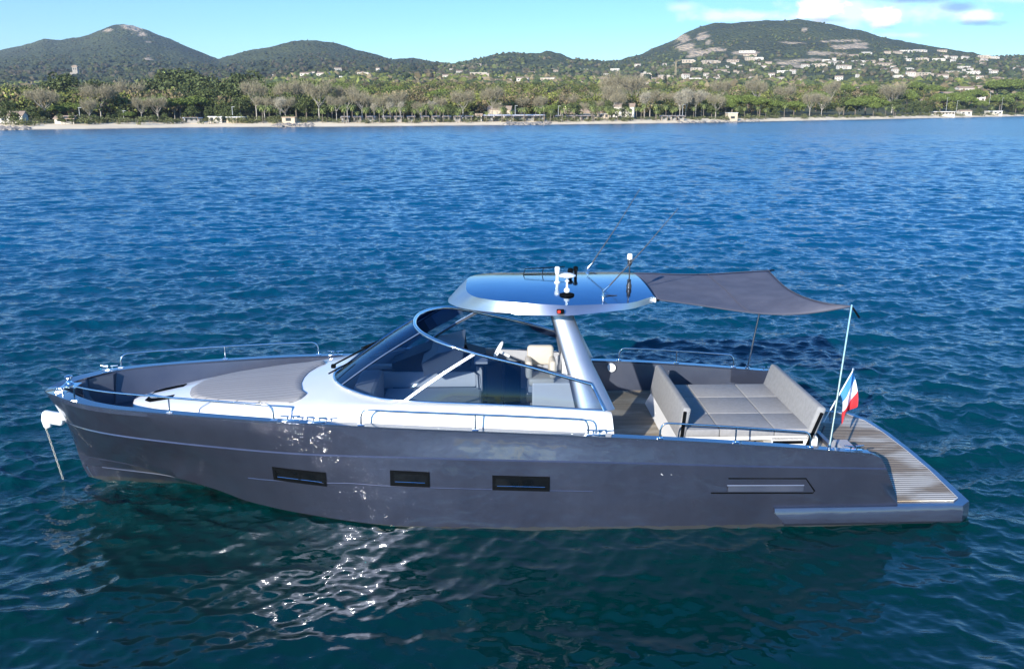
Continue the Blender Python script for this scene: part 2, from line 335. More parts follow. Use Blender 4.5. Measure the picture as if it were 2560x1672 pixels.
def twigs(tips, n, L, w, col, rs=rng):
    V = []; C = []
    for i in range(n):
        t = np.array(tips[rs.randint(len(tips))]) + rs.normal(0, L * .55, 3); d = rs.normal(size=3); d[2] = abs(d[2]) + .6; d /= np.linalg.norm(d); sd_ = np.cross(d, rs.normal(size=3)); sd_ /= np.linalg.norm(sd_)
        a = t; b = t + d * L * rs.uniform(.5, 1); V += [a - sd_ * w, a + sd_ * w, b + sd_ * w * .3, b - sd_ * w * .3]; C += [np.array(col) * rs.uniform(.7, 1.25)] * 4
    V = np.array(V); return np_mesh('twigs', V, np.arange(len(V)).reshape(-1, 4), MT['leaf'], False, np.array(C))
PROTO = {}
def proto(kind, parts): PROTO[kind] = parts          # list of (part name, mesh)
def mesh_of(mb, name, m):
    o = mb.build(name, m, smooth=60); me = o.data; bpy.data.objects.remove(o); return me
rs = np.random.RandomState(3)
def dome(n, R_, h0, h1, k=16):
    c = []
    for i in range(k):
        a = rs.uniform(0, 6.28); q = R_ * math.sqrt(rs.uniform(0, 1)) * .8; zz = h0 + (h1 - h0) * (1 - (q / R_) ** 2) * .72
        c.append((math.cos(a) * q, math.sin(a) * q, zz, R_ * rs.uniform(.22, .34), (h1 - h0) * rs.uniform(.2, .3)))
    return lumps(n, c)
for i in range(5):                                   # unit trees about 12 m tall, scaled when placed
    mb = MB(); mb.tube([(0, 0, -1), (.2, .1, 4), (0, .3, 8)], [.38, .3, .22], 7)
    for a in range(6): mb.tube([(0, .2, 5.5), (math.cos(a * 1.05) * 3.4, math.sin(a * 1.05) * 3.4, 8.4)], [.16, .07], 4)
    proto('umbrella_pine%d' % i, [('trunk', mesh_of(mb, 'trunk', MT['bark'])), ('crown', crown_mesh('crown', dome(60, 6.3, 6.6, 11.8, 34), .45, (.115, .150, .034), .4, .5))])
    mb = MB(); mb.tube([(0, 0, -1), (.1, 0, 3), (0, .2, 8)], [.4, .32, .15], 7)
    cs = [(rs.normal(0, 1.9), rs.normal(0, 1.9), rs.uniform(3.2, 10.2), rs.uniform(1.3, 2.2), rs.uniform(1.1, 1.9)) for _ in range(17)]
    proto('evergreen_oak%d' % i, [('trunk', mesh_of(mb, 'trunk', MT['bark'])), ('crown', crown_mesh('crown', lumps(17, cs), .42, (.085, .105, .035), .5))])
    mb, tips = branch_mb(12, rs.uniform(3.6, 5.4), rs.randint(6, 12), .30); proto('bare_plane_tree%d' % i, [('trunk', mesh_of(mb, 'trunk', MT['pale_bark'])), ('crown', twigs(tips, 2600, 1.7, .05, (.27, .235, .15)))])
    mb, tips = branch_mb(12, 1.7, 9, .2, 1.05); proto('bare_poplar%d' % i, [('trunk', mesh_of(mb, 'trunk', MT['pale_bark'])), ('crown', twigs(tips, 1800, 1.5, .06, (.38, .34, .25)))])
    mb = MB(); mb.tube([(0, 0, -1), (.15, 0, 4), (0, .1, 8.6)], [.3, .22, .2], 7); fr = MB()
    for a in range(22):
        an = a * 2.4; el = .95 - a * .075; pts = []
        for k in range(5):
            L = k * .8; ee = el - k * .3; pts.append(((pts[-1][0] if k else 0) + math.cos(an) * .8 * math.cos(ee) * (k > 0), (pts[-1][1] if k else 0.1) + math.sin(an) * .8 * math.cos(ee) * (k > 0), (pts[-1][2] if k else 8.6) + .8 * math.sin(ee) * (k > 0)))
        w = Vector((-math.sin(an), math.cos(an), 0)) * .36
        fr.loft([[Vector(p) - w * (1 - abs(k - 1.6) / 3.4) - Vector((0, 0, .15)), Vector(p), Vector(p) + w * (1 - abs(k - 1.6) / 3.4) - Vector((0, 0, .15))] for k, p in enumerate(pts)])
    me = mesh_of(fr, 'crown', MT['leaf']); a_ = me.color_attributes.new('tint', 'FLOAT_COLOR', 'POINT'); a_.data.foreach_set('color', np.tile([.19, .22, .07, 1], len(me.vertices)).astype(np.float32))
    proto('palm_tree%d' % i, [('trunk', mesh_of(mb, 'trunk', MT['bark'])), ('crown', me)])
    mb = MB(); mb.tube([(0, 0, -1), (0, 0, 9)], [.25, .1], 6); cs = [(rs.normal(0, .3), rs.normal(0, .3), z, 1.35 * math.sin(math.pi * min(1, (z + .9) / 13)) + .2, 1.2) for z in np.arange(1.2, 11.2, .7)]
    proto('cypress%d' % i, [('trunk', mesh_of(mb, 'trunk', MT['bark'])), ('crown', crown_mesh('crown', lumps(30, cs), .3, (.035, .05, .025), .4))])
    mb = MB(); mb.tube([(0, 0, -.5), (0, 0, 2)], [.15, .08], 5); cs = [(rs.normal(0, 1.6), rs.normal(0, 1.2), rs.uniform(.5, 2.2), rs.uniform(.7, 1.3), rs.uniform(.6, 1.1)) for _ in range(9)]
    proto('shrub%d' % i, [('trunk', mesh_of(mb, 'trunk', MT['bark'])), ('crown', crown_mesh('crown', lumps(40, cs), .25, (.12, .13, .05), .4))])
TREES = []
def tree(kind, px, d, top=None, h=None, wide=1.0, py=None):
    x, y, z = near_place(px, d) if py is None else place(px, py)
    if top is not None: h = 7 + float(elev(top)) * y - z
    TREES.append((kind, x, y, z, max(2.0, h), wide))
rt = random.Random(21)
# plants picked out along the shore, left to right
for px, top, d in [(110, 236, 40), (222, 255, 30), (250, 222, 70), (328, 214, 95), (352, 252, 45), (392, 250, 42), (435, 258, 60), (640, 218, 60), (660, 252, 40), (712, 252, 36), (725, 215, 80), (797, 216, 55), (840, 250, 34), (868, 225, 60), (905, 238, 45), (958, 246, 30), (1000, 238, 60), (1050, 262, 32), (1100, 250, 60), (1157, 236, 55), (1230, 230, 60), (1305, 252, 70), (1350, 250, 60), (1420, 245, 75), (1490, 240, 90), (1530, 225, 60), (1555, 200, 110), (1585, 205, 150), (1625, 235, 70), (1670, 238, 90), (1790, 243, 34), (1890, 212, 180), (1800, 210, 220), (2025, 240, 40), (2055, 242, 34), (2075, 212, 200), (2230, 218, 120), (2100, 272, 20), (1250, 262, 90), (1460, 262, 60), (1960, 222, 160)]:
    tree('bare_plane_tree', px, d, top)
for px, top, d in [(700, 255, 24), (975, 262, 26), (1612, 242, 40), (1715, 232, 60), (1740, 236, 60), (1700, 240, 50), (1755, 240, 70), (1080, 262, 30), (1002, 262, 24), (935, 266, 30), (1850, 252, 200)]: tree('bare_poplar', px, d, top)
for px in [655, 672, 860, 880, 915, 948, 980, 1008, 1036, 1065, 1090, 1150, 1300, 1340, 1360, 1480, 1500, 1515, 1545, 1570, 1592, 1610, 1640, 1665, 1690, 1735, 1760, 1842, 1862, 1895, 1915, 1962, 2215, 2235, 1100, 830, 805, 1415, 2480]:
    tree('palm_tree', px, rt.uniform(14, 26), h=rt.uniform(6, 8.5))
for px, top, w, d in [(30, 285, 1.3, 30), (140, 262, 1.3, 50), (180, 255, 1.2, 60), (395, 238, 1.3, 60), (360, 240, 1.2, 80), (320, 278, 1.2, 26), (405, 232, 1.2, 90), (450, 245, 1.3, 60), (490, 240, 1.2, 70), (1385, 262, 1.2, 50), (1350, 270, 1.1, 40), (1790, 240, 1.25, 60), (1830, 236, 1.3, 55), (1870, 238, 1.3, 60), (1900, 242, 1.3, 50), (1940, 252, 1.25, 40), (1985, 252, 1.2, 40), (1815, 248, 1.1, 35), (2140, 245, 1.3, 40), (2165, 238, 1.35, 50), (2195, 246, 1.2, 40), (2185, 255, 1.1, 34), (2265, 222, .9, 120), (2385, 230, 1.1, 90), (2410, 236, 1.1, 70), (2350, 232, 1.0, 110), (2430, 222, 1.2, 160), (2500, 236, 1.2, 90), (2545, 228, 1.2, 120), (2110, 212, 1.2, 280), (2170, 212, 1.2, 260), (2285, 205, 1.25, 260), (2330, 212, 1.2, 220), (2490, 200, 1.4, 200), (2520, 196, 1.4, 190), (2040, 226, 1.1, 150), (670, 208, 1.2, 130), (700, 205, 1.2, 160), (820, 212, 1.2, 150), (900, 215, 1.2, 180), (1200, 240, 1.2, 120), (760, 195, 1.3, 200), (850, 205, 1.3, 220), (990, 215, 1.2, 200), (1100, 222, 1.2, 160), (2560, 262, 1.2, 30), (2450, 250, 1.1, 60)]:
    tree('umbrella_pine', px, d, top, wide=w)
for px, top, d in [(15, 245, 60), (45, 225, 110), (80, 215, 120), (75, 262, 35), (105, 262, 40), (85, 300 - 20, 24), (125, 195, 150), (150, 172, 190), (175, 180, 180), (205, 215, 110), (240, 195, 150), (280, 200, 150), (235, 285, 22), (270, 280, 26), (300, 272, 30), (300, 205, 160), (350, 205, 150), (380, 190, 190), (435, 165, 210), (455, 178, 180), (478, 170, 200), (500, 190, 160), (460, 210, 110), (500, 220, 90), (530, 215, 85), (520, 182, 180), (560, 200, 120), (590, 205, 100), (480, 262, 40), (520, 262, 40), (550, 245, 50), (575, 262, 40), (600, 238, 60), (560, 268, 30), (620, 170, 200), (650, 190, 160), (588, 185, 180), (740, 232, 70), (765, 240, 60), (600, 175, 190), (10, 205, 160), (-20, 215, 120), (690, 238, 70), (820, 240, 60), (925, 252, 50), (1030, 250, 55), (1055, 258, 40), (1120, 258, 50), (1135, 262, 36), (1260, 255, 80), (1375, 278, 30), (1530, 268, 50), (1450, 262, 80), (1700, 250, 100), (2110, 240, 60), (2240, 245, 50), (2290, 248, 45), (2310, 252, 40), (2270, 256, 34), (2325, 262, 30), (2450, 262, 34), (2480, 258, 50), (2400, 262, 40), (2540, 252, 60), (1940, 265, 30), (1920, 268, 30), (1380, 270, 34), (215, 262, 60), (1850, 262, 44), (1780, 258, 40), (1650, 262, 70), (410, 280, 22), (380, 285, 20), (1005, 226, 160), (1480, 225, 200), (1420, 222, 210), (1230, 225, 220)]:
    tree('evergreen_oak', px, d, top, wide=1.15)
for px, top, d in [(1193, 207, 420), (300, 260, 60), (745, 190, 380), (1660, 180, 560), (120, 250, 70)]: tree('cypress', px, d, top, wide=.9)
for px in [20, 60, 100, 165, 205, 225, 245, 265, 290, 315, 340, 370, 400, 425, 445, 520, 545, 585, 610, 635, 680, 700, 730, 760, 790, 815, 1110, 1180, 1400, 1430, 1475, 1560, 1650, 1750, 1810, 1880, 1930, 2010, 2085, 2130, 2205, 2250, 2300, 2350, 2400, 2450, 2480, 2530, 590, 600, 655, 670, 2320, 2430, 2500, 2555]:
    tree('shrub', px, rt.uniform(13, 24), h=rt.uniform(2.2, 3.6), wide=1.3)
for k_ in range(60): tree('shrub', 840 + k_ * 28.5 + rt.uniform(-9, 9), rt.uniform(12, 19), h=rt.uniform(1.3, 2.6), wide=1.2)
for k_ in range(26): tree('palm_tree', 850 + k_ * 33 + rt.uniform(-10, 10), rt.uniform(11, 17), h=rt.uniform(5, 7.5))
for px_, top_ in [(1428, 255), (1446, 250), (1463, 262), (1478, 250), (1497, 258), (1512, 244), (1528, 252), (1545, 240), (1562, 252), (1243, 262), (1262, 258)]: tree('bare_plane_tree' if px_ % 2 else 'evergreen_oak', px_, rt.uniform(28, 36), top_, wide=.8)
for px_, top_ in [(8, 272), (32, 268), (150, 283), (176, 280), (546, 285), (575, 286)]: tree('evergreen_oak', px_, 19, top_, wide=1.0)
ORD = ['first', 'second', 'third', 'fourth', 'fifth', 'sixth', 'seventh', 'eighth', 'ninth', 'tenth', 'eleventh', 'twelfth', 'thirteenth', 'fourteenth', 'fifteenth', 'sixteenth', 'seventeenth', 'eighteenth', 'nineteenth']
TENS = ['', '', 'twenty', 'thirty', 'forty', 'fifty', 'sixty', 'seventy', 'eighty', 'ninety', 'one hundred']
def ordn(i):
    if i > 100: return 'hundred-' + ordn(i - 100)
    if i <= 19: return ORD[i - 1]
    if i % 10 == 0: return {20: 'twentieth', 30: 'thirtieth', 40: 'fortieth', 50: 'fiftieth', 60: 'sixtieth', 70: 'seventieth', 80: 'eightieth', 90: 'ninetieth'}.get(i, 'hundredth')
    return TENS[i // 10] + '-' + ORD[i % 10 - 1]
DESC = {'umbrella_pine': ('green umbrella pine with a wide flat crown', 'umbrella pines behind the beach'), 'evergreen_oak': ('dark rounded evergreen tree', 'dark evergreen trees behind the beach'),
        'bare_plane_tree': ('leafless grey-brown plane tree', 'bare plane trees behind the beach'), 'bare_poplar': ('pale leafless poplar with upright twigs', 'bare poplars behind the beach'),
        'palm_tree': ('short palm tree with a feathery crown', 'palm trees along the beach'), 'cypress': ('narrow dark cypress', 'cypresses inland'), 'shrub': ('low green shrub above the sand', 'shrubs at the top of the beach')}
def plant_all():
    by = {}
    for t in TREES: by.setdefault(t[0], []).append(t)
    for kind, l in by.items():
        l.sort(key=lambda q: q[1] / q[2]); dsc, grp = DESC[kind]
        for i, (k, x, y, z, h, w) in enumerate(l):
            r_ = empty(kind, (x, y, z), rt.uniform(0, 6.28)); s = h / (3.1 if kind == 'shrub' else 10.4 if kind == 'palm_tree' else 12.0)
            w = w * rt.uniform(.8, 1.3) if 'bare' in kind else w; r_.scale = (s * w, s * w, s) if kind != 'palm_tree' else (s, s, s)
            if kind in ('umbrella_pine',) and w > 1: r_.scale = (s * w * 1.05, s * w * 1.05, s)
            tag(r_, dsc + ', ' + (ordn(i + 1) + ' of its kind from the left' if i else 'leftmost of its kind'), kind.replace('_', ' ').split()[-1] if kind == 'shrub' else 'tree', grp)
            for nm, me in PROTO[kind + str(rt.randint(0, 4))]:
                c = bpy.data.objects.new(nm, me); COL.objects.link(c); c.parent = r_
plant_all()

# ------------------------------------------------------------------ woodland beyond: one mass of canopy
def woodland():
    bm = bmesh.new(); bmesh.ops.create_icosphere(bm, subdivisions=1, radius=1); bm.verts.index_update()
    v0 = np.array([v.co for v in bm.verts]); f0 = np.array([[v.index for v in f.verts] for f in bm.faces]); bm.free()
    rs = np.random.RandomState(77); n = 30000
    s = rs.uniform(-.64, .64, n); Y = 1 / rs.uniform(1 / 3600, 1 / 330, n) ; Y = np.where(rs.rand(n) < .35, rs.uniform(700, 2600, n), Y)
    px = s2px(s); ok = (Y > yshore(px) + 70) & (fbm(s * Y / 60, Y / 60, 3, 5) > .36); s = s[ok]; Y = Y[ok]; px = px[ok]
    z = land_z(s, Y); X = s * Y; n = len(s)
    e = (z - 7) / Y; py = 836 - 2200 * (SP + e * CP) / (CP - e * SP)
    keep = np.ones(n, bool)
    for (a, b, rx, ry) in ROCK: keep &= ~((((px - a) / rx) ** 2 + ((py - b) / ry) ** 2 < 1.0) & (Y > 1300))
    for (a, b, w_) in HOUSES_XY: keep &= ~((abs(X - a) < w_ * .5) & (Y < b + 5) & (Y > b - 8 - w_ * .5))
    X = X[keep]; Y = Y[keep]; z = z[keep]; px = px[keep]; n = len(X)
    near = Y < 900
    rad = np.where(near, rs.uniform(2.6, 4.8, n), rs.uniform(3.5, 6.5, n)) * np.where(Y > 2300, .62, 1); hh = rad * rs.uniform(.55, .95, n)
    kind = rs.rand(n); grp = fbm(X / 110, Y / 110, 2, 91)
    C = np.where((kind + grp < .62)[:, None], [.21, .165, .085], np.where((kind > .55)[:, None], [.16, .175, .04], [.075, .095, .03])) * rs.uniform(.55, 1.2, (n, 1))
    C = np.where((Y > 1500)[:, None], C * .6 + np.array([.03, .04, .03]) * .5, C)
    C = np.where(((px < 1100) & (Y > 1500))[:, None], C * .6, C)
    # near the shore: leaf clumps; farther off: whole crowns
    V = []; F = []; T = []; o = 0
    i = np.where(~near)[0]; d = v0[None] * (1 + .28 * rs.normal(size=(len(i), len(v0), 1))); d = d * np.stack([rad[i], rad[i], hh[i]], -1)[:, None]
    p = d + np.stack([X[i], Y[i], z[i] + hh[i] * .6], -1)[:, None]; V.append(p.reshape(-1, 3)); F.append((f0[None] + (np.arange(len(i)) * len(v0))[:, None, None]).reshape(-1, 3))
    T.append((C[i][:, None] * (1 + .25 * rs.normal(size=(len(i), len(v0), 1)))).clip(.003, 1).reshape(-1, 3)); o = len(V[0])
    j = np.where(near)[0]; k = 130; d = rs.normal(size=(len(j), k, 3)); d /= np.linalg.norm(d, axis=2)[..., None]; d *= rs.uniform(.6, 1.12, (len(j), k, 1)) * np.stack([rad[j], rad[j], hh[j]], -1)[:, None]
    base = np.stack([X[j], Y[j], z[j] + hh[j] + rs.uniform(1.5, 5, len(j))], -1)
    p = (d + base[:, None]).reshape(-1, 3); q, _, _ = leaf_quads(p, .62, (1, 1, 1), 0, .3, rs); q = q.reshape(-1, 4, 3)
    tri = np.concatenate([q[:, [0, 1, 2]], q[:, [0, 2, 3]]], 1).reshape(-1, 3); V.append(tri); F.append(np.arange(len(tri)).reshape(-1, 3) + o)
    T.append(np.repeat(np.repeat(C[j], k, 0) * rs.uniform(.6, 1.4, (len(j) * k, 1)), 6, 0))
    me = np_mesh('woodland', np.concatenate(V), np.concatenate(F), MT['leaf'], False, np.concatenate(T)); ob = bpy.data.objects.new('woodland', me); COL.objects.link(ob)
    tag(ob, 'mixed green and brown woodland covering the slopes behind the beach', 'woodland', kind='stuff')
# ------------------------------------------------------------------ houses
MT['white_wall'] = mat('white_render', (.66, .60, .50), .85); MT['cream_wall'] = mat('cream_render', (.50, .41, .30), .85); MT['tile'] = mat('roof_tile', (.36, .24, .16), .85, var=(.42, .32, .22), vscale=.6)
MT['win'] = mat('dark_window', (.03, .035, .04), .15); MT['whiteroof'] = mat('white_roof', (.66, .65, .62), .6); MT['greyroof'] = mat('grey_roof', (.30, .30, .30), .7); MT['blueroof'] = mat('blue_roof', (.30, .42, .60), .5)
MT['timber'] = mat('timber', (.30, .22, .15), .8); MT['greywall'] = mat('grey_wall', (.27, .26, .24), .8); MT['stone'] = mat('tower_stone', (.42, .37, .30), .9, var=(.3, .26, .21), vscale=.4)
HOUSES_XY = []
def house(name, kind, w, d, h, wall, roofm, gable=0.0, nwin=3, wing=False, porch=False):
    r_ = empty(name); b = MB().box((0, 0, h / 2 - 1.5), (w, d, h + 3))
    if wing: b.box((w * .42, -d * .35, h * .36 - 1.5), (w * .42, d * .9, h * .72 + 3))
    if gable:
        b.prism([(-w / 2, -d / 2 + .01, h), (-w / 2, d / 2 - .01, h), (-w / 2, 0, h + gable)], (.2, 0, 0)).prism([(w / 2 - .2, -d / 2 + .01, h), (w / 2 - .2, d / 2 - .01, h), (w / 2 - .2, 0, h + gable)], (.2, 0, 0))
    b.build('wall', wall, r_)
    rf = MB()
    if gable:
        o = .4
        for s in (-1, 1): rf.prism([(-w / 2 - o, s * (d / 2 + o), h - .15), (w / 2 + o, s * (d / 2 + o), h - .15), (w / 2 + o, 0, h + gable + .05), (-w / 2 - o, 0, h + gable + .05)], (0, 0, .22))
    else: rf.box((0, 0, h + .14), (w + .5, d + .5, .28))
    if wing: rf.box((w * .42, -d * .35, h * .72 + .12), (w * .42 + .3, d * .9 + .3, .24))
    rf.build('roof', roofm, r_)
    for i in range(nwin):
        x = (i + .5) / nwin * w - w / 2; yf = -d / 2 - .03
        if wing and x > w * .18: yf = -d * .8 - .03
        for lv in range(2 if h > 5 and not (wing and x > w * .18) else 1): MB().box((x, yf, 1.5 + lv * 2.7), (w / nwin * .42, .06, 1.3)).build('window', MT['win'], r_)
    if porch: MB().box((0, -d / 2 - 1.0, 2.3), (w, 2, .15)).box((-w / 2 + .1, -d / 2 - 1.9, 1), (.15, .15, 2.7)).box((w / 2 - .1, -d / 2 - 1.9, 1), (.15, .15, 2.7)).build('porch', MT['timber'], r_)
    return r_
def copy_tree(o, parent=None):
    c = o.copy(); COL.objects.link(c); c.parent = parent
    for ch in o.children: copy_tree(ch, c)
    return c
HP = {'long_tile': house('villa', 0, 14, 8, 3.6, MT['cream_wall'], MT['tile'], 1.6, 4), 'long_white': house('villa', 0, 16, 8, 3.8, MT['white_wall'], MT['whiteroof'], 0, 5, True),
      'two': house('villa', 0, 10, 8, 6.2, MT['white_wall'], MT['tile'], 1.6, 3), 'small': house('villa', 0, 7, 6, 3.6, MT['white_wall'], MT['tile'], 1.2, 2), 'terr': house('villa', 0, 14, 9, 6.0, MT['cream_wall'], MT['whiteroof'], 0, 4, True)}
HL = {'long_tile': 'long cream villa with tiled roof', 'long_white': 'long flat-roofed white villa', 'two': 'two-storey white villa with tiled roof', 'small': 'small white house with a tiled roof', 'terr': 'stepped cream villa with flat roofs'}
first = {k: True for k in HP}
def z6(l): return [(850 + x / 2.767, y / 2.767, w / 2.767) for x, y, w in l]
def z7(l): return [(1700 + x / 2.767, y / 2.767, w / 2.767) for x, y, w in l]
def z5(l): return [(x / 2.767, y / 2.767, w / 2.767) for x, y, w in l]
HS = z6([(965, 455, 40), (855, 466, 30), (830, 520, 45), (960, 530, 130), (745, 555, 70), (905, 558, 110), (1000, 578, 60), (1060, 578, 80), (1145, 562, 110), (1175, 604, 60), (1265, 578, 90), (1310, 610, 40), (1440, 572, 110), (1425, 632, 55), (1500, 502, 60), (1325, 515, 45), (1670, 494, 105), (1895, 490, 70), (1840, 524, 50), (1830, 565, 80), (1990, 510, 30), (2050, 465, 45), (2105, 532, 75), (2230, 548, 80), (1590, 620, 40), (160, 515, 60), (60, 513, 40), (20, 548, 50), (175, 532, 90), (100, 552, 60), (275, 492, 30), (1520, 645, 50)]) + \
     z5([(1910, 530, 50), (2030, 548, 50), (2130, 538, 80), (2200, 515, 60), (2250, 540, 90), (2350, 500, 50), (2355, 545, 70)]) + \
     z7([(40, 435, 90), (190, 438, 120), (345, 428, 90), (435, 363, 110), (460, 388, 100), (455, 415, 60), (520, 411, 60), (275, 468, 70), (350, 453, 40), (440, 458, 40), (515, 448, 40), (590, 443, 50), (95, 494, 80), (265, 500, 90), (400, 508, 45), (480, 493, 40), (560, 481, 40), (600, 510, 40), (690, 505, 80), (760, 509, 40), (815, 501, 50), (930, 464, 100), (1045, 436, 90), (1165, 392, 70), (1250, 372, 60), (1200, 432, 90), (1285, 434, 70), (1395, 370, 50), (1465, 369, 60), (1515, 358, 80), (1390, 430, 90), (1385, 452, 110), (1230, 453, 40), (1115, 476, 45), (1230, 494, 60), (1445, 482, 40), (1530, 420, 90), (1540, 486, 70), (1630, 420, 80), (1610, 356, 90), (1765, 358, 70), (1745, 418, 80), (1850, 410, 50), (1930, 410, 50), (1925, 473, 90), (2050, 402, 80), (2120, 404, 60), (2305, 470, 90), (2090, 490, 50), (1650, 530, 110), (1790, 535, 80), (1855, 517, 90), (1990, 513, 90), (1840, 560, 80), (2010, 545, 60), (1940, 550, 30), (1890, 550, 30), (1560, 526, 50), (1480, 536, 60), (1600, 556, 60), (20, 535, 50), (90, 558, 90), (185, 546, 40), (240, 562, 40), (490, 550, 50), (1080, 560, 60), (870, 650, 100), (740, 672, 100), (820, 670, 90), (1200, 640, 60), (1180, 665, 100), (1280, 648, 110), (1260, 668, 60), (1350, 662, 50), (1950, 655, 120), (2050, 624, 100), (2120, 655, 60), (1830, 698, 90), (2040, 700, 110), (1690, 728, 60), (1705, 682, 40), (1640, 636, 40), (2350, 678, 60)])
rh = random.Random(4); hl = []
for _ in range(75): px_ = rh.uniform(1600, 2560); HS.append((px_, I(px_, [1600, 1750, 2000, 2200, 2400, 2560], [165, 150, 150, 130, 142, 152]) + rh.uniform(0, 1) ** .8 * 62, rh.uniform(8, 20)))
for _ in range(22): HS.append((rh.uniform(1050, 1650), rh.uniform(172, 235), rh.uniform(8, 16)))
for px, py, w in HS:
    x, y, z = place(px, py + 1.0); real = w / 2200 * y * .86; kind = rh.choice(['long_tile', 'long_white', 'long_white', 'terr'] if real > 17 else ['two', 'long_tile', 'long_white', 'small', 'two'])
    hl.append([px, py, kind, x, y, z, real])
ROWS = [(0, 142, 'top villa row'), (142, 165, 'second villa row'), (165, 182, 'third villa row'), (182, 205, 'fourth villa row'), (205, 300, 'lowest villa row')]
for a, b, txt in ROWS:
    q = sorted([h_ for h_ in hl if a <= h_[1] < b])
    for i, (px, py, kind, x, y, z, real) in enumerate(q):
        o = HP[kind] if first[kind] else copy_tree(HP[kind]); first[kind] = False
        W0 = {'long_tile': 14, 'long_white': 16, 'two': 10, 'small': 7, 'terr': 14}[kind]; k = real / W0; kz = min(max(k, .7), 1.0)
        o.location = (x, y, z + .4); o.rotation_euler = (0, 0, rh.uniform(-.35, .35)); o.scale = (k, min(k, 1.4), kz); HOUSES_XY.append((x, y, real))
        tag(o, HL[kind] + ', ' + ('leftmost' if i == 0 else ordn(i + 1) + ' from the left') + ' in the ' + txt, 'house', 'villas on the hillside')
# buildings behind the beach
def nearhouse(r_, name, px, d, rz, label, cat, sc=1, group=None):
    x, y, z = near_place(px, d); r_.name = name; r_.location = (x, y, z); r_.rotation_euler = (0, 0, rz); r_.scale = (sc, sc, sc * .88); tag(r_, label, cat, group); HOUSES_XY.append((x, y, 10)); return r_
nearhouse(house('villa', 0, 12, 8, 2.9, MT['white_wall'], MT['tile'], 1.5, 3), 'villa', 14, 30, .25, 'large white villa with a tiled gable at the left end of the beach', 'house')
nearhouse(house('cottage', 0, 6.6, 5, 1.9, MT['white_wall'], MT['tile'], 1.0, 2), 'cottage', 163, 22, .1, 'small white cottage with a weathered tiled roof just above the sand at left', 'house')
nearhouse(house('beach_bar', 0, 6, 4, 1.9, MT['greywall'], MT['blueroof'], 0, 3, porch=True), 'beach_bar', 480, 20, .05, 'low beach bar with a pale blue flat roof', 'building')
nearhouse(house('shed', 0, 5, 4, 2.4, MT['white_wall'], MT['whiteroof'], 0, 2), 'shed', 538, 20, .1, 'small white shed to the right of the blue-roofed beach bar', 'shed')
nearhouse(house('shed', 0, 7, 4, 2.2, MT['cream_wall'], MT['whiteroof'], 0, 3), 'shed', 590, 20, -.1, 'long cream shed in front of the reed thicket', 'shed')
nearhouse(house('shed', 0, 5, 4, 2.4, MT['cream_wall'], MT['tile'], 0, 1), 'shed', 722, 17, 0, 'square cream shed beside the row of grey cabins', 'shed')
nearhouse(house('long_house', 0, 24, 8, 3.0, MT['cream_wall'], MT['tile'], 2.0, 7, porch=True), 'long_house', 1462, 56, .03, 'long tiled house behind the palms right of the white mobile homes', 'house')
nearhouse(house('long_house', 0, 16, 6, 2.4, MT['cream_wall'], MT['whiteroof'], 0, 6), 'long_house', 1480, 40, .03, 'low white flat-roofed building in front of the long tiled house', 'building')
nearhouse(house('tower_house', 0, 7, 7, 6.2, MT['white_wall'], MT['tile'], 1.8, 2), 'tower_house', 1533, 66, .2, 'tall white house at the right end of the long tiled house', 'house')
nearhouse(house('villa', 0, 11, 8, 4.6, MT['cream_wall'], MT['tile'], 1.6, 3), 'villa', 1250, 62, -.1, 'cream tiled house behind the white mobile homes', 'house')
nearhouse(house('villa', 0, 11, 8, 6.2, MT['white_wall'], MT['tile'], 1.6, 3), 'villa', 1560, 60, -.2, 'white house half hidden by bare planes right of the tall white house', 'house')
nearhouse(house('kiosk', 0, 2.6, 2.6, 2.7, MT['white_wall'], MT['tile'], .7, 1), 'kiosk', 1197, 20, 0, 'tiny white kiosk between the grey cabins and the white mobile homes', 'kiosk')
nearhouse(house('beach_club', 0, 20, 7, 2.8, MT['white_wall'], MT['whiteroof'], 0, 8, porch=True), 'beach_club', 2350, 26, .05, 'long white beach club under the pines at right', 'building')
nearhouse(house('shed', 0, 9, 6, 3, MT['white_wall'], MT['tile'], 1, 2), 'shed', 2412, 26, .05, 'white hut right of the long beach club', 'shed')
nearhouse(house('shed', 0, 12, 6, 3, MT['white_wall'], MT['whiteroof'], 0, 3), 'shed', 2485, 24, .1, 'white flat hut behind the sand near the right end of the beach', 'shed')
nearhouse(house('pavilion', 0, 5, 5, 4.0, MT['cream_wall'], MT['whiteroof'], 0, 1), 'pavilion', 1830, 12, .05, 'cream square pavilion on the sand in front of the big umbrella pines', 'building')
mh = house('mobile_home', 0, 3.9, 7, 2.3, MT['greywall'], MT['whiteroof'], .35, 1, porch=True)
for i in range(6):
    o = mh if i == 0 else copy_tree(mh); nearhouse(o, 'mobile_home', 1222 + i * 25.5, 22, 0, 'white-roofed mobile home, ' + ('leftmost' if not i else ordn(i + 1) + ' from the left') + ' in the row of six', 'mobile home', group='white-roofed mobile homes')
cb = house('cabin', 0, 2.9, 4, 2.1, MT['greywall'], MT['greyroof'], .3, 1, porch=True)
for i, px in enumerate([863, 895, 929, 966, 995, 1027, 1061, 1090, 1117, 1145, 1173, 1399, 1425, 1446, 1461, 1479, 1660, 1681, 1702]):
    o = cb if i == 0 else copy_tree(cb); nearhouse(o, 'cabin', px, 20 if px < 1650 else 16, rh.uniform(-.2, .2), 'small grey beach cabin with a porch, ' + ('leftmost' if not i else ordn(i + 1) + ' from the left') + ' of the grey cabins', 'cabin', group='grey beach cabins')
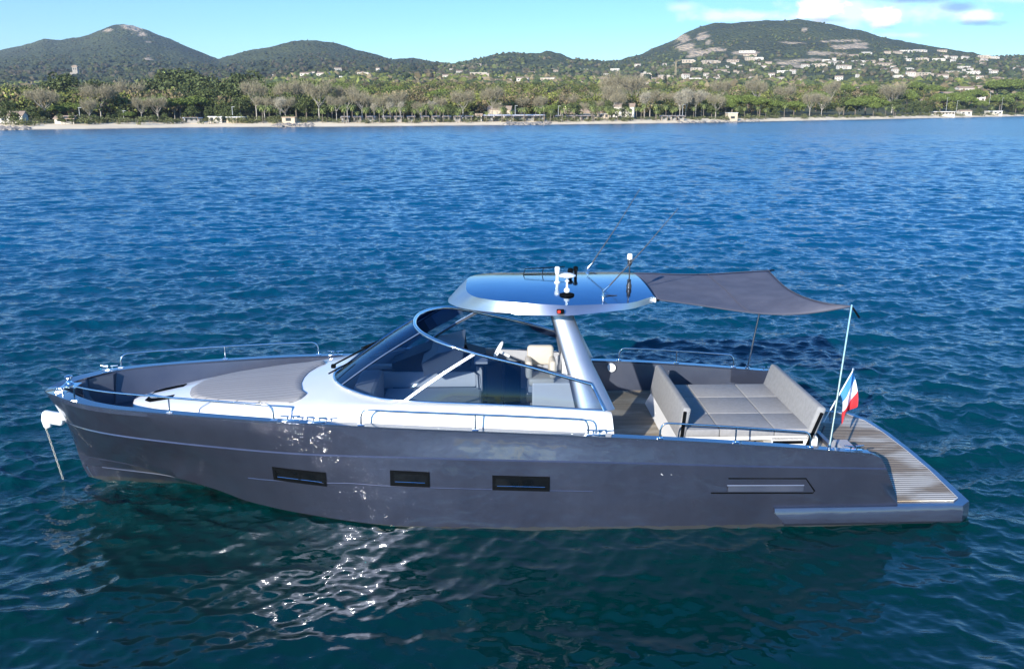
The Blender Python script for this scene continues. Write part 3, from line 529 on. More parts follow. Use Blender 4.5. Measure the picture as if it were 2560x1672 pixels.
# stone tower on the wooded rise at left
x, y, z = place(200, 192, 560); t_ = empty('stone_tower', (x, y, z)); k = y / 2200
MB().box((0, 0, 8 * k), (12 * k, 8 * k, 28 * k)).box((-9 * k, 2, 0), (9 * k, 7 * k, 18 * k)).build('wall', MT['stone'], t_)
MB().box((0, 0, 22.6 * k), (15 * k, 10 * k, 1.6 * k)).prism([(-7 * k, -4 * k, 23.5 * k), (7 * k, -4 * k, 23.5 * k), (2 * k, 0, 26 * k), (-2 * k, 0, 26 * k)], (0, .1, 0)).build('roof', MT['tile'], t_)
MB().box((-2.5 * k, -4.1 * k, 17 * k), (2 * k, .3, 3.5 * k)).build('window', MT['win'], t_); MB().box((2.5 * k, -4.1 * k, 17 * k), (2 * k, .3, 3.5 * k)).build('window', MT['win'], t_)
tag(t_, 'square pale stone tower rising above the dark trees at left', 'tower')
# crane, poles
MT['crane'] = mat('crane_yellow', (.45, .36, .22), .6); MT['pole'] = mat('pole_grey', (.45, .45, .43), .5)
x, y, z = place(1685, 196); c_ = empty('tower_crane', (x, y, z)); H_ = 36 / 2200 * y
m_ = MB()
for sx_ in (-1, 1):
    for sy_ in (-1, 1): m_.tube([(sx_, sy_, 0), (sx_, sy_, H_)], .25, 4)
for i in range(int(H_ / 2.5)): m_.tube([(-1, -1, i * 2.5), (1, -1, i * 2.5 + 2.5)], .2, 4).tube([(1, 1, i * 2.5), (1, -1, i * 2.5 + 2.5)], .2, 4)
m_.build('mast', MT['crane'], c_); MB().tube([(-2.5, 0, H_), (10, 1, H_ * 1.18)], .45, 4).tube([(0, 0, H_), (0, 0, H_ + 4)], .3, 4).tube([(0, 0, H_ + 4), (8, .8, H_ * 1.15)], .15, 4).build('jib', MT['crane'], c_)
MB().box((-3.0, 0, H_ - .6), (1.6, 1.4, 1.6)).build('counterweight', MT['greywall'], c_)
tag(c_, 'ochre tower crane among the villas', 'crane')
pl = [(197, 270, 24), (307, 278, 26), (580, 268, 26), (1288, 265, 26), (1396, 266, 26), (1707, 262, 22), (2366, 245, 26), (2392, 252, 28), (2472, 230, 60), (2504, 245, 50)]
for i, (px, top, d) in enumerate(pl):
    x, y, z = near_place(px, d); h = 7 + float(elev(top)) * y - z; o = empty('light_pole', (x, y, z))
    MB().tube([(0, 0, -.5), (0, 0, h)], [.16, .09], 6).build('pole', MT['pole'], o); MB().rbox((.5, -.3, h + .05), (1.3, .4, .16), .05).build('lamp_head', MT['pole'], o)
    tag(o, 'tall grey light pole, ' + ('leftmost' if not i else ordn(i + 1) + ' from the left') + ' along the beach', 'light pole', 'light poles along the beach')
woodland()
# rocks at the waterline
MT['rock'] = mat('shore_rock', (.32, .28, .23), .9, var=(.18, .16, .14), vscale=.5)
def rocks(px0, px1, n, lab, dd=(-5, 6)):
    m_ = MB()
    for i in range(n):
        px = rh.uniform(px0, px1); x, y, z = near_place(px, rh.uniform(*dd)); s = rh.uniform(.5, 1.5); bm = bmesh.new(); bmesh.ops.create_icosphere(bm, subdivisions=1, radius=1); bm.verts.index_update()
        m_.add([(x + v.co.x * s * rh.uniform(.7, 1.4), y + v.co.y * s * rh.uniform(.8, 1.2), max(z, 0) + v.co.z * s * rh.uniform(.4, .8)) for v in bm.verts], [tuple(v.index for v in f.verts) for f in bm.faces]); bm.free()
    o = m_.build('rocks', MT['rock']); tag(o, lab, 'rocks', kind='stuff')
rocks(-40, 66, 90, 'heap of boulders at the waterline at the far left'); rocks(680, 780, 60, 'scatter of rocks on the sand left of the grey cabins', (0, 9)); rocks(1260, 1372, 90, 'line of boulders in front of the white mobile homes', (-2, 8)); rocks(1700, 1900, 50, 'scatter of small rocks along the waterline before the umbrella pines', (-2, 4))
# haze: the air over the bay
hz = MB().box((0, 3600, 400), (9000, 7800, 806)).build('haze', None); tag(hz, kind='stuff')
hm = bpy.data.materials.new('haze'); hm.use_nodes = True; t = hm.node_tree; t.nodes.clear(); pv = N(t, 'ShaderNodeVolumePrincipled'); pv.inputs['Color'].default_value = (.80, .90, 1, 1); pv.inputs['Density'].default_value = 9e-5; pv.inputs['Anisotropy'].default_value = .3
t.links.new(pv.outputs[0], N(t, 'ShaderNodeOutputMaterial').inputs['Volume']); hz.data.materials.append(hm); tag(hz, 'thin blue haze over the bay', None)
# ------------------------------------------------------------------ the yacht (its own frame: x aft, y away from the camera, z up)
OYB, YAW = 16.2, R(1.6)
yacht = empty('motor_yacht', (0, OYB, 0), YAW)
tag(yacht, 'dark grey motor yacht with white deckhouse, metal hardtop and grey awning aft', 'yacht')
def hullmat():
    m = mat('grey_hull_paint', (.075, .080, .105), .32, .72, coat=1, coatr=.025); t = m.node_tree; b = t.nodes['Principled BSDF']
    b.inputs['Coat IOR'].default_value = 1.68
    c = N(t, 'ShaderNodeTexCoord'); mpp = N(t, 'ShaderNodeMapping'); mpp.inputs['Scale'].default_value = (1, 1, .35); t.links.new(c.outputs['Object'], mpp.inputs[0])
    n = N(t, 'ShaderNodeTexNoise'); n.inputs['Scale'].default_value = 1.1; n.inputs['Detail'].default_value = 6; n.inputs['Roughness'].default_value = .65; t.links.new(mpp.outputs[0], n.inputs['Vector'])
    col = mixc(t, n.outputs[0], (.056, .062, .092), (.096, .106, .150))
    sz = N(t, 'ShaderNodeSeparateXYZ'); t.links.new(c.outputs['Object'], sz.inputs[0])
    n2 = N(t, 'ShaderNodeTexNoise'); n2.inputs['Scale'].default_value = 6; n2.inputs['Detail'].default_value = 4; t.links.new(c.outputs['Object'], n2.inputs['Vector'])
    line = M(t, 'LESS_THAN', sz.outputs[2], M(t, 'MULTIPLY_ADD', n2.outputs[0], .08, .0))
    col = mixc(t, M(t, 'MULTIPLY', line, .5), col, (.16, .15, .10)); t.links.new(col, b.inputs['Base Color'])
    t.links.new(M(t, 'MULTIPLY_ADD', n.outputs[0], .16, .24), b.inputs['Roughness'])
    # slightly uneven plating
    n3 = N(t, 'ShaderNodeTexNoise'); n3.inputs['Scale'].default_value = 2.3; n3.inputs['Detail'].default_value = 2; t.links.new(c.outputs['Object'], n3.inputs['Vector'])
    bp = N(t, 'ShaderNodeBump'); bp.inputs['Distance'].default_value = .016; bp.inputs['Strength'].default_value = .7; t.links.new(n3.outputs[0], bp.inputs['Height'])
    t.links.new(bp.outputs[0], b.inputs['Normal']); t.links.new(bp.outputs[0], b.inputs['Coat Normal'])
    return m
K = {}
K['hull'] = hullmat(); K['cap'] = mat('gunwale_paint', (.06, .08, .12), .14, .6, coat=1, coatr=.04)
K['inner'] = mat('bulwark_paint', (.055, .065, .095), .35, .3, var=(.07, .08, .11), vscale=2, coat=.4, coatr=.2)
K['white'] = mat('white_gelcoat', (.78, .77, .74), .25, 0, coat=.5, coatr=.05, var=(.74, .735, .71), vscale=1.3); K['chrome'] = mat('stainless', (.72, .73, .75), .10, 1.0)
K['alu'] = mat('satin_metal', (.40, .43, .49), .44, .88, var=(.37, .40, .46), vscale=3); K['roof'] = mat('polished_roof', (.23, .29, .38), .10, 1.0, var=(.20, .265, .36), vscale=2, bump=.08, bscale=5)
K['fabric'] = mat('grey_upholstery', (.29, .288, .285), .85, var=(.255, .253, .25), vscale=14, bump=.3, bscale=300); K['cush'] = mat('seat_grey', (.27, .29, .31), .8, bump=.3, bscale=200); K['beige'] = mat('beige_leather', (.50, .46, .39), .5, bump=.2, bscale=40)
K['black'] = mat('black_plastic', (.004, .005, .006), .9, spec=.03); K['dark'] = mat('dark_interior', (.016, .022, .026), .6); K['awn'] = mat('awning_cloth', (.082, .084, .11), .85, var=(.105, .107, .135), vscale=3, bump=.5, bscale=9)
K['awnseam'] = mat('awning_seam', (.07, .07, .09), .85); K['grey'] = mat('cabin_grey', (.33, .34, .36), .5); K['whitecab'] = mat('cabin_white', (.60, .60, .60), .4); K['ant'] = mat('antenna_black', (.03, .03, .035), .4); K['wplastic'] = mat('white_plastic', (.82, .82, .80), .35)
K['red'] = mat('red_lens', (.6, .04, .02), .2); K['steel_dark'] = mat('dark_fitting', (.12, .12, .13), .35, .7)
def glassmat(name, tint, refl=1.0):
    m = bpy.data.materials.new(name); m.use_nodes = True; t = m.node_tree; t.nodes.clear(); o = N(t, 'ShaderNodeOutputMaterial'); mx = N(t, 'ShaderNodeMixShader')
    tr = N(t, 'ShaderNodeBsdfTransparent'); tr.inputs[0].default_value = (*tint, 1); gl = N(t, 'ShaderNodeBsdfGlossy'); gl.inputs['Roughness'].default_value = .02; gl.inputs[0].default_value = (.55 * refl, .75 * refl, refl, 1)
    fr = N(t, 'ShaderNodeFresnel'); fr.inputs[0].default_value = 1.55
    t.links.new(fr.outputs[0], mx.inputs[0]); t.links.new(tr.outputs[0], mx.inputs[1]); t.links.new(gl.outputs[0], mx.inputs[2]); t.links.new(mx.outputs[0], o.inputs[0]); return m
K['glass'] = glassmat('tinted_glass', (.58, .64, .70)); K['plex'] = glassmat('port_glass', (.10, .11, .12))
def plankmat(name, base, base2, gap, axis, width, stain=None, gapw=.1, rough=.75):
    m = bpy.data.materials.new(name); m.use_nodes = True; t = m.node_tree; b = t.nodes['Principled BSDF']; b.inputs['Roughness'].default_value = rough
    c = N(t, 'ShaderNodeTexCoord'); s = N(t, 'ShaderNodeSeparateXYZ'); t.links.new(c.outputs['Object'], s.inputs[0])
    u = M(t, 'DIVIDE', s.outputs[axis], width); fr = M(t, 'FRACT', u); cell = M(t, 'FLOOR', u); line = M(t, 'LESS_THAN', fr, gapw)
    wn = N(t, 'ShaderNodeTexWhiteNoise', noise_dimensions='1D'); t.links.new(cell, wn.inputs['W'])
    mpp = N(t, 'ShaderNodeMapping'); sc = [1.5, 1.5, 1.5]; sc[axis] = 9; mpp.inputs['Scale'].default_value = sc; t.links.new(c.outputs['Object'], mpp.inputs[0])
    n = N(t, 'ShaderNodeTexNoise'); n.inputs['Scale'].default_value = 2.0; n.inputs['Detail'].default_value = 6; t.links.new(mpp.outputs[0], n.inputs['Vector'])
    f = M(t, 'ADD', M(t, 'MULTIPLY', wn.outputs[0], .45), M(t, 'MULTIPLY', n.outputs[0], .65), clamp=True); col = mixc(t, f, base, base2)
    if stain:
        n2 = N(t, 'ShaderNodeTexNoise'); n2.inputs['Scale'].default_value = .9; n2.inputs['Detail'].default_value = 5
        mp2 = N(t, 'ShaderNodeMapping'); mp2.inputs['Scale'].default_value = (.8, 2.2, 1); mp2.inputs['Location'].default_value = (3.1, .7, 0); t.links.new(c.outputs['Object'], mp2.inputs[0]); t.links.new(mp2.outputs[0], n2.inputs['Vector'])
        r_ = N(t, 'ShaderNodeMapRange'); r_.inputs[1].default_value = .47; r_.inputs[2].default_value = .6; t.links.new(n2.outputs[0], r_.inputs[0]); col = mixc(t, M(t, 'MULTIPLY', r_.outputs[0], .85), col, stain)
    col = mixc(t, line, col, gap); t.links.new(col, b.inputs['Base Color'])
    bp = N(t, 'ShaderNodeBump'); bp.invert = True; bp.inputs['Distance'].default_value = .006; t.links.new(line, bp.inputs['Height']); t.links.new(bp.outputs[0], b.inputs['Normal'])
    return m
K['teak'] = plankmat('weathered_teak', (.21, .16, .105), (.37, .29, .20), (.03, .03, .03), 1, .088, (.62, .58, .50), .28)
K['deckteak'] = plankmat('deck_teak', (.18, .145, .095), (.31, .255, .18), (.02, .02, .02), 1, .07, (.48, .43, .34), .10)

def pch(pts):
    """smooth curve through (x, values...) points"""
    P = np.array(pts, float); x = P[:, 0]; Y = P[:, 1:]; h = np.diff(x)[:, None]; d = np.diff(Y, axis=0) / h; m = np.zeros_like(Y)
    for i in range(1, len(x) - 1):
        a, b = d[i - 1], d[i]; m[i] = np.where(a * b > 0, 2 * a * b / np.where(np.abs(a + b) < 1e-12, 1, a + b), 0)
    m[0] = d[0]; m[-1] = d[-1]
    def f(q):
        i = int(np.clip(np.searchsorted(x, q) - 1, 0, len(x) - 2)); H_ = x[i + 1] - x[i]; t = min(max((q - x[i]) / H_, 0), 1)
        return (2 * t**3 - 3 * t**2 + 1) * Y[i] + (t**3 - 2 * t**2 + t) * H_ * m[i] + (-2 * t**3 + 3 * t**2) * Y[i + 1] + (t**3 - t**2) * H_ * m[i + 1]
    return f
SHEER = [(-8.80, 0, 1.845), (-8.79, .10, 1.85), (-8.755, .22, 1.865), (-8.64, .41, 1.89), (-8.37, .67, 1.92), (-8, .985, 1.93), (-7.5, 1.262, 1.92), (-7, 1.443, 1.912), (-6.5, 1.58, 1.91), (-6, 1.705, 1.908), (-5, 1.928, 1.90), (-4, 2.10, 1.882), (-3, 2.20, 1.852), (-2, 2.258, 1.81), (0, 2.321, 1.727), (1, 2.362, 1.683), (2, 2.404, 1.638), (3, 2.432, 1.586), (4, 2.442, 1.514), (5, 2.44, 1.43), (5.5, 2.437, 1.383), (6.1, 2.42, 1.325)]
fs = pch(SHEER); sheer = lambda x: fs(x)
fkn = pch([(-8.60, 0, 1.33), (-8.45, .30, 1.33), (-8, .70, 1.32), (-7.2, 1.09, 1.31), (-6, 1.50, 1.31), (-5.3, 1.70, 1.31), (-4.2, 1.98, 1.31), (-3.4, 2.13, 1.31), (-2, 2.28, 1.31), (-.8, 2.36, 1.29), (2, 2.435, 1.22), (4, 2.46, 1.15), (6.31, 2.43, 1.07)])
fcr = pch([(-8.47, 0, .78), (-8.2, .26, .78), (-7.2, .74, .80), (-6, 1.20, .84), (-5, 1.60, .82), (-4, 1.94, .80), (-3, 2.17, .78), (-2, 2.32, .76), (0, 2.41, .70), (2, 2.44, .62), (4, 2.455, .58), (6.52, 2.42, .60)])
fch = pch([(-8.42, 0, .50), (-8.0, .20, .50), (-7.17, .50, .47), (-6.29, .86, .37), (-5.43, 1.16, .24), (-4.76, 1.42, .11), (-4.1, 1.70, .08), (-3.5, 1.92, .07), (-2.8, 2.13, .05), (-1.8, 2.32, .02), (-.3, 2.40, -.03), (2, 2.42, -.07), (6.75, 2.38, .0)])
fsp = pch([(-8.37, 0, .28), (-8.0, .12, .28), (-7.1, .37, .27), (-6.6, .47, .24), (-6.2, .57, .19), (-5.4, .85, .07), (-4.7, 1.15, -.05), (-4.0, 1.42, -.1), (-3, 1.75, -.15), (-1.5, 2.1, -.2), (2, 2.2, -.25), (6.7, 2.2, -.2)])
fke = pch([(-8.28, 0, .03), (-8.0, .0, -.05), (-7.2, 0, -.22), (-5, 0, -.5), (0, 0, -.8), (6.7, 0, -.6)])
def side_y(x, z):
    """half breadth of the topsides at (x, z)"""
    a = [sheer(x), fkn(x), fcr(x), fch(x)]; zs = [q[1] for q in a][::-1]; bs = [q[0] for q in a][::-1]; return float(np.interp(z, zs, bs))
NS = 110
def row(f, x0, x1, off=0, dz=0):
    t = np.linspace(0, 1, NS) ** 1.6; out = []
    for q in t:
        x = x0 + (x1 - x0) * q; b, z = f(x); out.append((x, -max(b + off, 0) if q > 0 else 0, z + dz))
    return out
def mixrow(a, b, k, bul=0): return [tuple((1 - k) * p + k * q for p, q in zip(u, v)) if i == 0 else ((1 - k) * u[0] + k * v[0], (1 - k) * u[1] + k * v[1] - bul * min(1, i / 20), (1 - k) * u[2] + k * v[2]) for i, (u, v) in enumerate(zip(a, b))]
r_sh = row(fs, -8.80, 6.02); r_ss = [(x + .0 + .19 * (i / (NS - 1)) ** 30, y, z - .09) for i, (x, y, z) in enumerate(r_sh)]; r_ss = [(x + .04 * max(0, 1 - i / 12), y, z) for i, (x, y, z) in enumerate(r_ss)]
r_kn = row(fkn, -8.60, 6.31); r_k2 = [(x, y - (.018 * min(1, i / 40)), z - .022) for i, (x, y, z) in enumerate(r_kn)]
r_cr = row(fcr, -8.47, 6.52); r_ch = row(fch, -8.42, 6.72); r_sp = row(fsp, -8.37, 6.70); r_sp2 = [(x, y + (.06 if i > 4 else 0), z - .03) for i, (x, y, z) in enumerate(r_sp)]; r_ke = row(fke, -8.28, 6.7)
r_c2 = [(x, y + .03 * min(1, max(0, (x + 7.3) / 1.2)), z - .02) for i, (x, y, z) in enumerate(r_ch)]
hull = MB().loft([r_sh, r_ss, mixrow(r_ss, r_kn, .5, -.0), r_kn]).loft([r_kn, r_k2]).loft([r_k2, mixrow(r_k2, r_cr, .5), r_cr, mixrow(r_cr, r_ch, .5), r_ch]).loft([r_ch, r_c2]).loft([r_c2[:next(i for i, q in enumerate(r_c2) if q[0] > -7.3) + 1], r_sp[:next(i for i, q in enumerate(r_c2) if q[0] > -7.3) + 1]]).loft([r_sp, r_sp2]).loft([r_sp2, r_ke])
# stern ends of the bulwarks and the transom below them
TW = .15
def dz_in(x): return np.interp(x, [-9, -7.2, -4, 1.6, 1.75, 7], [1.33, 1.33, 1.30, 1.16, .97, .97])
end = [r_sh[-1], r_ss[-1], mixrow(r_ss, r_kn, .5)[-1], r_kn[-1], r_k2[-1], r_cr[-1], r_ch[-1]]
inn = [(x, y + TW, z) for x, y, z in end]
hull.loft([end, inn])
hull.add([inn[0], inn[-1], (4.9, inn[0][1], .3), (4.9, inn[0][1] + .02, 1.43)], [(0, 1, 2, 3)])
hull.mirror_y()
hull.add([(6.6, -2.38, .30), (6.6, 2.38, .30), (6.6, 1.2, -.5), (6.6, -1.2, -.5)], [(0, 1, 2, 3)])
ho = hull.build('hull', K['hull'], yacht, smooth=22)
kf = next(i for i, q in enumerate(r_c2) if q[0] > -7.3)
MB().loft([r_c2[kf:], r_sp[kf:]]).mirror_y().build('chine_flat', mat('chine_shade', (.022, .026, .034), .6), yacht, smooth=40)  # shade of the down-facing chine, put into a darker colour than the hull
# gunwale cap, inner bulwark
cap = MB(); inw = MB(); A = []; B_ = []; C_ = []; D_ = []
for i, (x, y, z) in enumerate(r_sh):
    x2 = x + (.012 if i < 2 else 0)
    nx, ny = ((-1, 0) if i == 0 else (0, 0))
    if i < NS - 1: tx, ty = r_sh[i + 1][0] - x, r_sh[i + 1][1] - y
    L = math.hypot(tx, ty); nx, ny = -ty / L * -1, -tx / L if False else -tx / L       # outward (towards -y and the bow)
    nx, ny = ty / L, -tx / L
    if i == 0: nx, ny = -1, 0
    wdt = np.interp(x, [-8.9, -8.3, -7.6, -7.0, 6], [.30, .25, .18, .15, .15])
    A.append((x + nx * .012, y + ny * .012, z + .006)); B_.append((x - nx * wdt, min(y - ny * wdt, 0) if i else 0, z + .006)); A_low = None
    C_.append((x - nx * wdt, min(y - ny * wdt, 0) if i else 0, z - .03)); dzz = float(dz_in(x)); k = .03 + .05 * (z - dzz); D_.append((max(x - nx * (wdt + k), -8.42), min(max(y - ny * (wdt + k), -max(side_y(max(x, -8.45), 1.28) - .07, .0)), 0) if i else 0, dzz - .02))
A2 = [(a[0], a[1], a[2] - .03) for a in A]
cap.loft([A2, A, B_, C_]); cap.mirror_y(); cap.build('gunwale', K['cap'], yacht, smooth=35)
inw.loft([C_, D_]); inw.mirror_y(); inw.build('bulwark_lining', K['inner'], yacht, smooth=35)
# trim lines around the portlights
for sgn in (-1, 1):
  for za, zb, x0, x1 in ((.665, .735, -4.7, 1.3), (1.00, .98, -4.9, -2.2)):
    pts = []
    for i in range(40):
        x = x0 + (x1 - x0) * i / 39; z = np.interp(x, [x0, -2.8, x1], [.68, .80, .70]) if za < .9 else np.interp(x, [x0, x1], [1.06, 1.09]); pts.append((x, sgn * (side_y(x, z) + .002), z))
    MB().tube(pts, .011, 5).build('crease_strip', K['hull'], yacht, smooth=60)
for sgn in (-1, 1): MB().tube([(x, -sgn * (y - .005), z) for x, y, z in r_sp[12:60]], .012, 5).build('spray_rail', K['inner'], yacht, smooth=60)
# portlights
def on_side(x, z, out=0, s=-1):
    return Vector((x, s * (side_y(x, z) + out), z))
def quadpanel(mb, x0, x1, z0, z1, out, th, s=-1, zs=0, n=4):
    ra, rb, rc, rd = [], [], [], []
    for i in range(n + 1):
        x = x0 + (x1 - x0) * i / n; d = zs * (x - x0)
        ra.append(on_side(x, z0 + d, out - th, s)); rb.append(on_side(x, z0 + d, out, s)); rc.append(on_side(x, z1 + d, out, s)); rd.append(on_side(x, z1 + d, out - th, s))
    mb.loft([ra, rb, rc, rd]); return mb
for s in (-1, 1):
    for (x0, x1, z0, z1, n) in ((-4.20, -3.24, .74, 1.005, 2), (-2.13, -1.46, .80, 1.07, 1), (-.40, .57, .74, 1.00, 2)):
        sl_ = -.03
        f = MB(); e = .05; quadpanel(f, x0, x1, z0, z0 + e, .022, .03, s, sl_); quadpanel(f, x0, x1, z1 - e, z1, .022, .03, s, sl_); quadpanel(f, x0, x0 + e, z0 + e, z1 - e, .02, .03, s, sl_, 1); quadpanel(f, x1 - e, x1, z0 + e + sl_ * (x1 - x0), z1 - e + sl_ * (x1 - x0), .02, .03, s, 0, 1)
        if n == 2: xm = (x0 + x1) / 2; quadpanel(f, xm - e / 2, xm + e / 2, z0 + e + sl_ * (xm - x0), z1 - e + sl_ * (xm - x0), .019, .03, s, 0, 1)
        p = f.build('portlight', K['black'], yacht); g = MB(); quadpanel(g, x0 + .02, x1 - .02, z0 + .02, z1 - .02, .014, .012, s, sl_, 10); g.build('pane', K['portglass'] if 'portglass' in K else K.setdefault('portglass', mat('port_glass_dark', (.003, .004, .005), .05, 0, var=(.008, .009, .010), vscale=3.5, spec=.15)), p)
        tm = MB().tube([on_side(x0 + .08, z0 + .075 + sl_ * .08, .02, s), on_side(x1 - .08, z0 + .075 + sl_ * (x1 - x0 - .08), .02, s)], .006, 4).build('opening_rail', K['chrome'], p)
    # engine air intake recess
    poly = [(3.13, .93), (4.93, .905), (5.10, .67), (5.07, .635), (3.32, .66)]
    v = MB().prism([on_side(x, z, .004, s) for x, z in poly], (0, s * .004, 0)); iv = v.build('air_intake', K['hull'], yacht)
    MB().tube([on_side(x, z, .008, s) for x, z in [(3.6, .925), (4.93, .905), (5.10, .67), (5.07, .635), (3.32, .66)]], .014, 5).build('rim', K['black'], iv)
    l = MB(); quadpanel(l, 3.60, 4.90, .69, .80, .03, .04, s, -.01); l.build('louvre', K['inner'], iv); MB().tube([on_side(3.58, .805, .035, s), on_side(4.2, .80, .035, s), on_side(4.9, .79, .035, s)], .011, 5).build('louvre_bar', K['alu'], iv)
    for x in (2.48, 2.64): MB().tube([on_side(x, 1.03, -.02, s), on_side(x, 1.03, .012, s)], .036, 12).build('outlet', K['wplastic'], yacht)
# swim platform with rubbing box
pf = MB()
def platrow(z, o=0):
    return [(4.42 + (.18 if z < .2 else 0), -2.50 - o, z), (7.70, -2.47 - o, z), (7.90 + o * .5, -2.30, z), (7.98 + o * .5, -1.0, z), (8.0 + o * .5, 0, z), (7.98 + o * .5, 1.0, z), (7.90 + o * .5, 1.75, z), (7.70, 2.25, z), (7.2, 2.47 + o, z), (4.42 + (.18 if z < .2 else 0), 2.50 + o, z)]
rws = [platrow(.05), platrow(.10, .03), platrow(.30, .03), platrow(.375, 0)]; pf.loft(rws, closed=True); n = 10; o_ = len(pf.v) - n; pf.f.append(tuple(o_ + k for k in range(n))); pf.f.append(tuple(range(n))[::-1])
plat = pf.build('swim_platform', K['hull'], yacht, smooth=30)
tk = MB(); yy_ = -2.34; out = [(5.6, -2.30), (7.62, -2.30), (7.74, -2.2), (7.84, -1.0), (7.86, 0), (7.83, 1.0), (7.74, 1.7), (7.52, 2.15), (7.1, 2.34), (5.6, 2.34)]
tk.prism([(x, y, .379) for x, y in out], (0, 0, .022)); tk.build('teak_inlay', K['teak'], plat)
bd = MB(); bd.tube([(x, y, .392) for x, y in out[1:9]], .017, 4).build('inlay_border', K['grey'], plat)
# decks
dk = MB(); L_ = []; Rr_ = []
for x in np.linspace(-8.42, 1.7, 60): b, z = sheer(x); b = min(b - .20, side_y(x, 1.28) - .06); L_.append((x, -(max(b, .02)), float(dz_in(x)) - .01)); Rr_.append((x, max(b, .02), float(dz_in(x)) - .01))
dk.loft([L_, Rr_]); dk.build('foredeck', K['inner'], yacht)
MB().box((3.72, 0, .94), (4.1, 4.56, .06)).build('cockpit_sole', K['deckteak'], yacht)
aft = MB(); aft.prism([(5.77, -2.28, .39), (5.77, -2.28, .96), (5.86, -2.28, 1.12), (6.10, -2.28, 1.12), (6.28, -2.28, .6), (6.34, -2.28, .39)], (0, 1.05, 0)); aft.prism([(5.77, 1.23, .39), (5.77, 1.23, .96), (5.86, 1.23, 1.12), (6.10, 1.23, 1.12), (6.28, 1.23, .6), (6.34, 1.23, .39)], (0, 1.05, 0))
aft.build('quarter_step', K['grey'], yacht); MB().box((5.80, 0, .72), (.08, 2.5, .66)).build('transom', K['inner'], yacht)
# bow lockers, webs, windlass
for s in (-1, 1):
    lk = MB(); p = []
    for x in (-8.22, -7.86): b, z = sheer(x); p.append((x, s * (b - .16), s * (b - .42)))
    q0, q1 = side_y(-8.22, 1.31), side_y(-7.86, 1.31)
    lk.loft([[(-8.22, s * (q0 - .06), 1.31), (-7.86, s * (q1 - .06), 1.31), (-7.86, s * (q1 - .24), 1.31), (-8.22, s * (q0 - .24), 1.31)], [(-8.22, p[0][1], 1.90), (-7.86, p[1][1], 1.90), (-7.86, p[1][2], 1.90), (-8.22, p[0][2], 1.90)]], closed=True); lk.build('bow_locker', K['inner'], yacht)
    b, z = sheer(-8.36); MB().prism([(-8.38, s * (b - .18), z - .02), (-8.32, s * (b - .18), z - .02), (-8.30, s * (b - .38), 1.33), (-8.36, s * (b - .38), 1.33)], (.0, -s * .12, 0)).build('web_frame', K['grey'], yacht)
wl = MB().box((-8.40, 0, 1.885), (.30, .34, .025)).box((-8.52, -.12, 1.6), (.02, .02, .55)).box((-8.27, -.15, 1.6), (.025, .025, .55)).box((-8.27, .15, 1.6), (.025, .025, .55)).build('windlass', K['chrome'], yacht)
MB().lathe((-8.43, .02, 1.90), [(.085, 0), (.09, .03), (.06, .05), (.045, .09), (.05, .12), (.075, .15), (.075, .17), (.03, .19)], 16).build('capstan', K['chrome'], wl)
MB().rbox((-8.36, -.52, 1.93), (.16, .08, .05), .02).tube([(-8.42, -.52, 1.93), (-8.42, -.52, 2.02)], .025, 10).tube([(-8.30, -.52, 1.93), (-8.30, -.52, 2.02)], .025, 10).build('chain_guide', K['chrome'], wl)
br = MB(); br.rbox((-8.80, 0, 1.245), (.42, .17, .24), .06, ry=.20, seg=3).rbox((-8.93, 0, 1.15), (.16, .15, .22), .06, ry=-.2, seg=3).rbox((-8.55, 0, 1.31), (.2, .19, .22), .05, ry=.2)
br.build('bow_roller_cover', K['wplastic'], yacht, smooth=50)
# anchor chain hanging from the roller
ch = empty('anchor_chain', (0, 0, 0)); lk = MB(); p0 = Vector((-8.97, 0, 1.03)); p1 = Vector((-8.78, 0, -.02)); n = 17
for i in range(n):
    c = p0.lerp(p1, (i + .5) / n); d = (p1 - p0).normalized(); sdv = Vector((0, 1, 0)) if i % 2 else d.cross(Vector((0, 1, 0))); h = (p1 - p0).length / n * .62
    lk.tube([c + d * h * math.cos(a) + sdv * .015 * math.sin(a) for a in [k * math.pi / 4 for k in range(9)]], .006, 5)
ce = MB().tube([p0 + Vector((-.02, 0, .06)), p0 + Vector((.03, 0, .02)), p0 + Vector((0, 0, -.03))], .02, 6)
chm = mat('worn_chain', (.50, .46, .38), .5, .4); lko = lk.build('links', chm, ch, smooth=60); ce.build('shackle', chm, ch, smooth=60); ch.location = (0, OYB, 0); ch.rotation_euler = (0, 0, YAW)
tag(ch, 'thin worn anchor chain hanging from the white bow roller cover into the water', 'chain')
# ------------------------------------------------------------------ coachroof and coaming
fw = pch([(-7.22, .05, 1.60, 1.61), (-7.15, .30, 1.61, 1.64), (-7.0, .48, 1.625, 1.67), (-6.6, .70, 1.68, 1.74), (-6.1, .93, 1.75, 1.82), (-5.5, 1.16, 1.80, 1.88), (-4.9, 1.36, 1.84, 1.93), (-4.2, 1.56, 1.89, 1.98), (-3.6, 1.70, 1.95, 2.05), (-3.0, 1.80, 2.02, 2.10), (-2.3, 1.88, 2.06, 2.10), (-1.3, 1.93, 2.05, 2.08), (0, 1.95, 2.01, 2.03), (1.58, 1.93, 1.92, 1.92)])
def crsec(x, inner=None):
    w, ze, zc = fw(x); o = []
    base = float(dz_in(x)) - .02; wb = w + .13 * min(1, (x + 7.25) / 1.0); rr = .07 * min(1, w / .3)
    o.append((x, -wb, base)); o.append((x, -(w + .35 * (wb - w)), ze - .16)); o.append((x, -w, ze - rr)); o.append((x, -(w - rr * .3), ze - rr * .3)); o.append((x, -(w - rr), ze))
    if inner is None:
        for k in (.75, .5, .25, 0): o.append((x, -(w - rr) * k, zc - (zc - ze) * k * k))
    else: o.append((x, -inner, ze + .005)); o.append((x, -inner, 1.2)); o.append((x, -inner, 1.1)); o.append((x, -inner, 1.0))
    return o
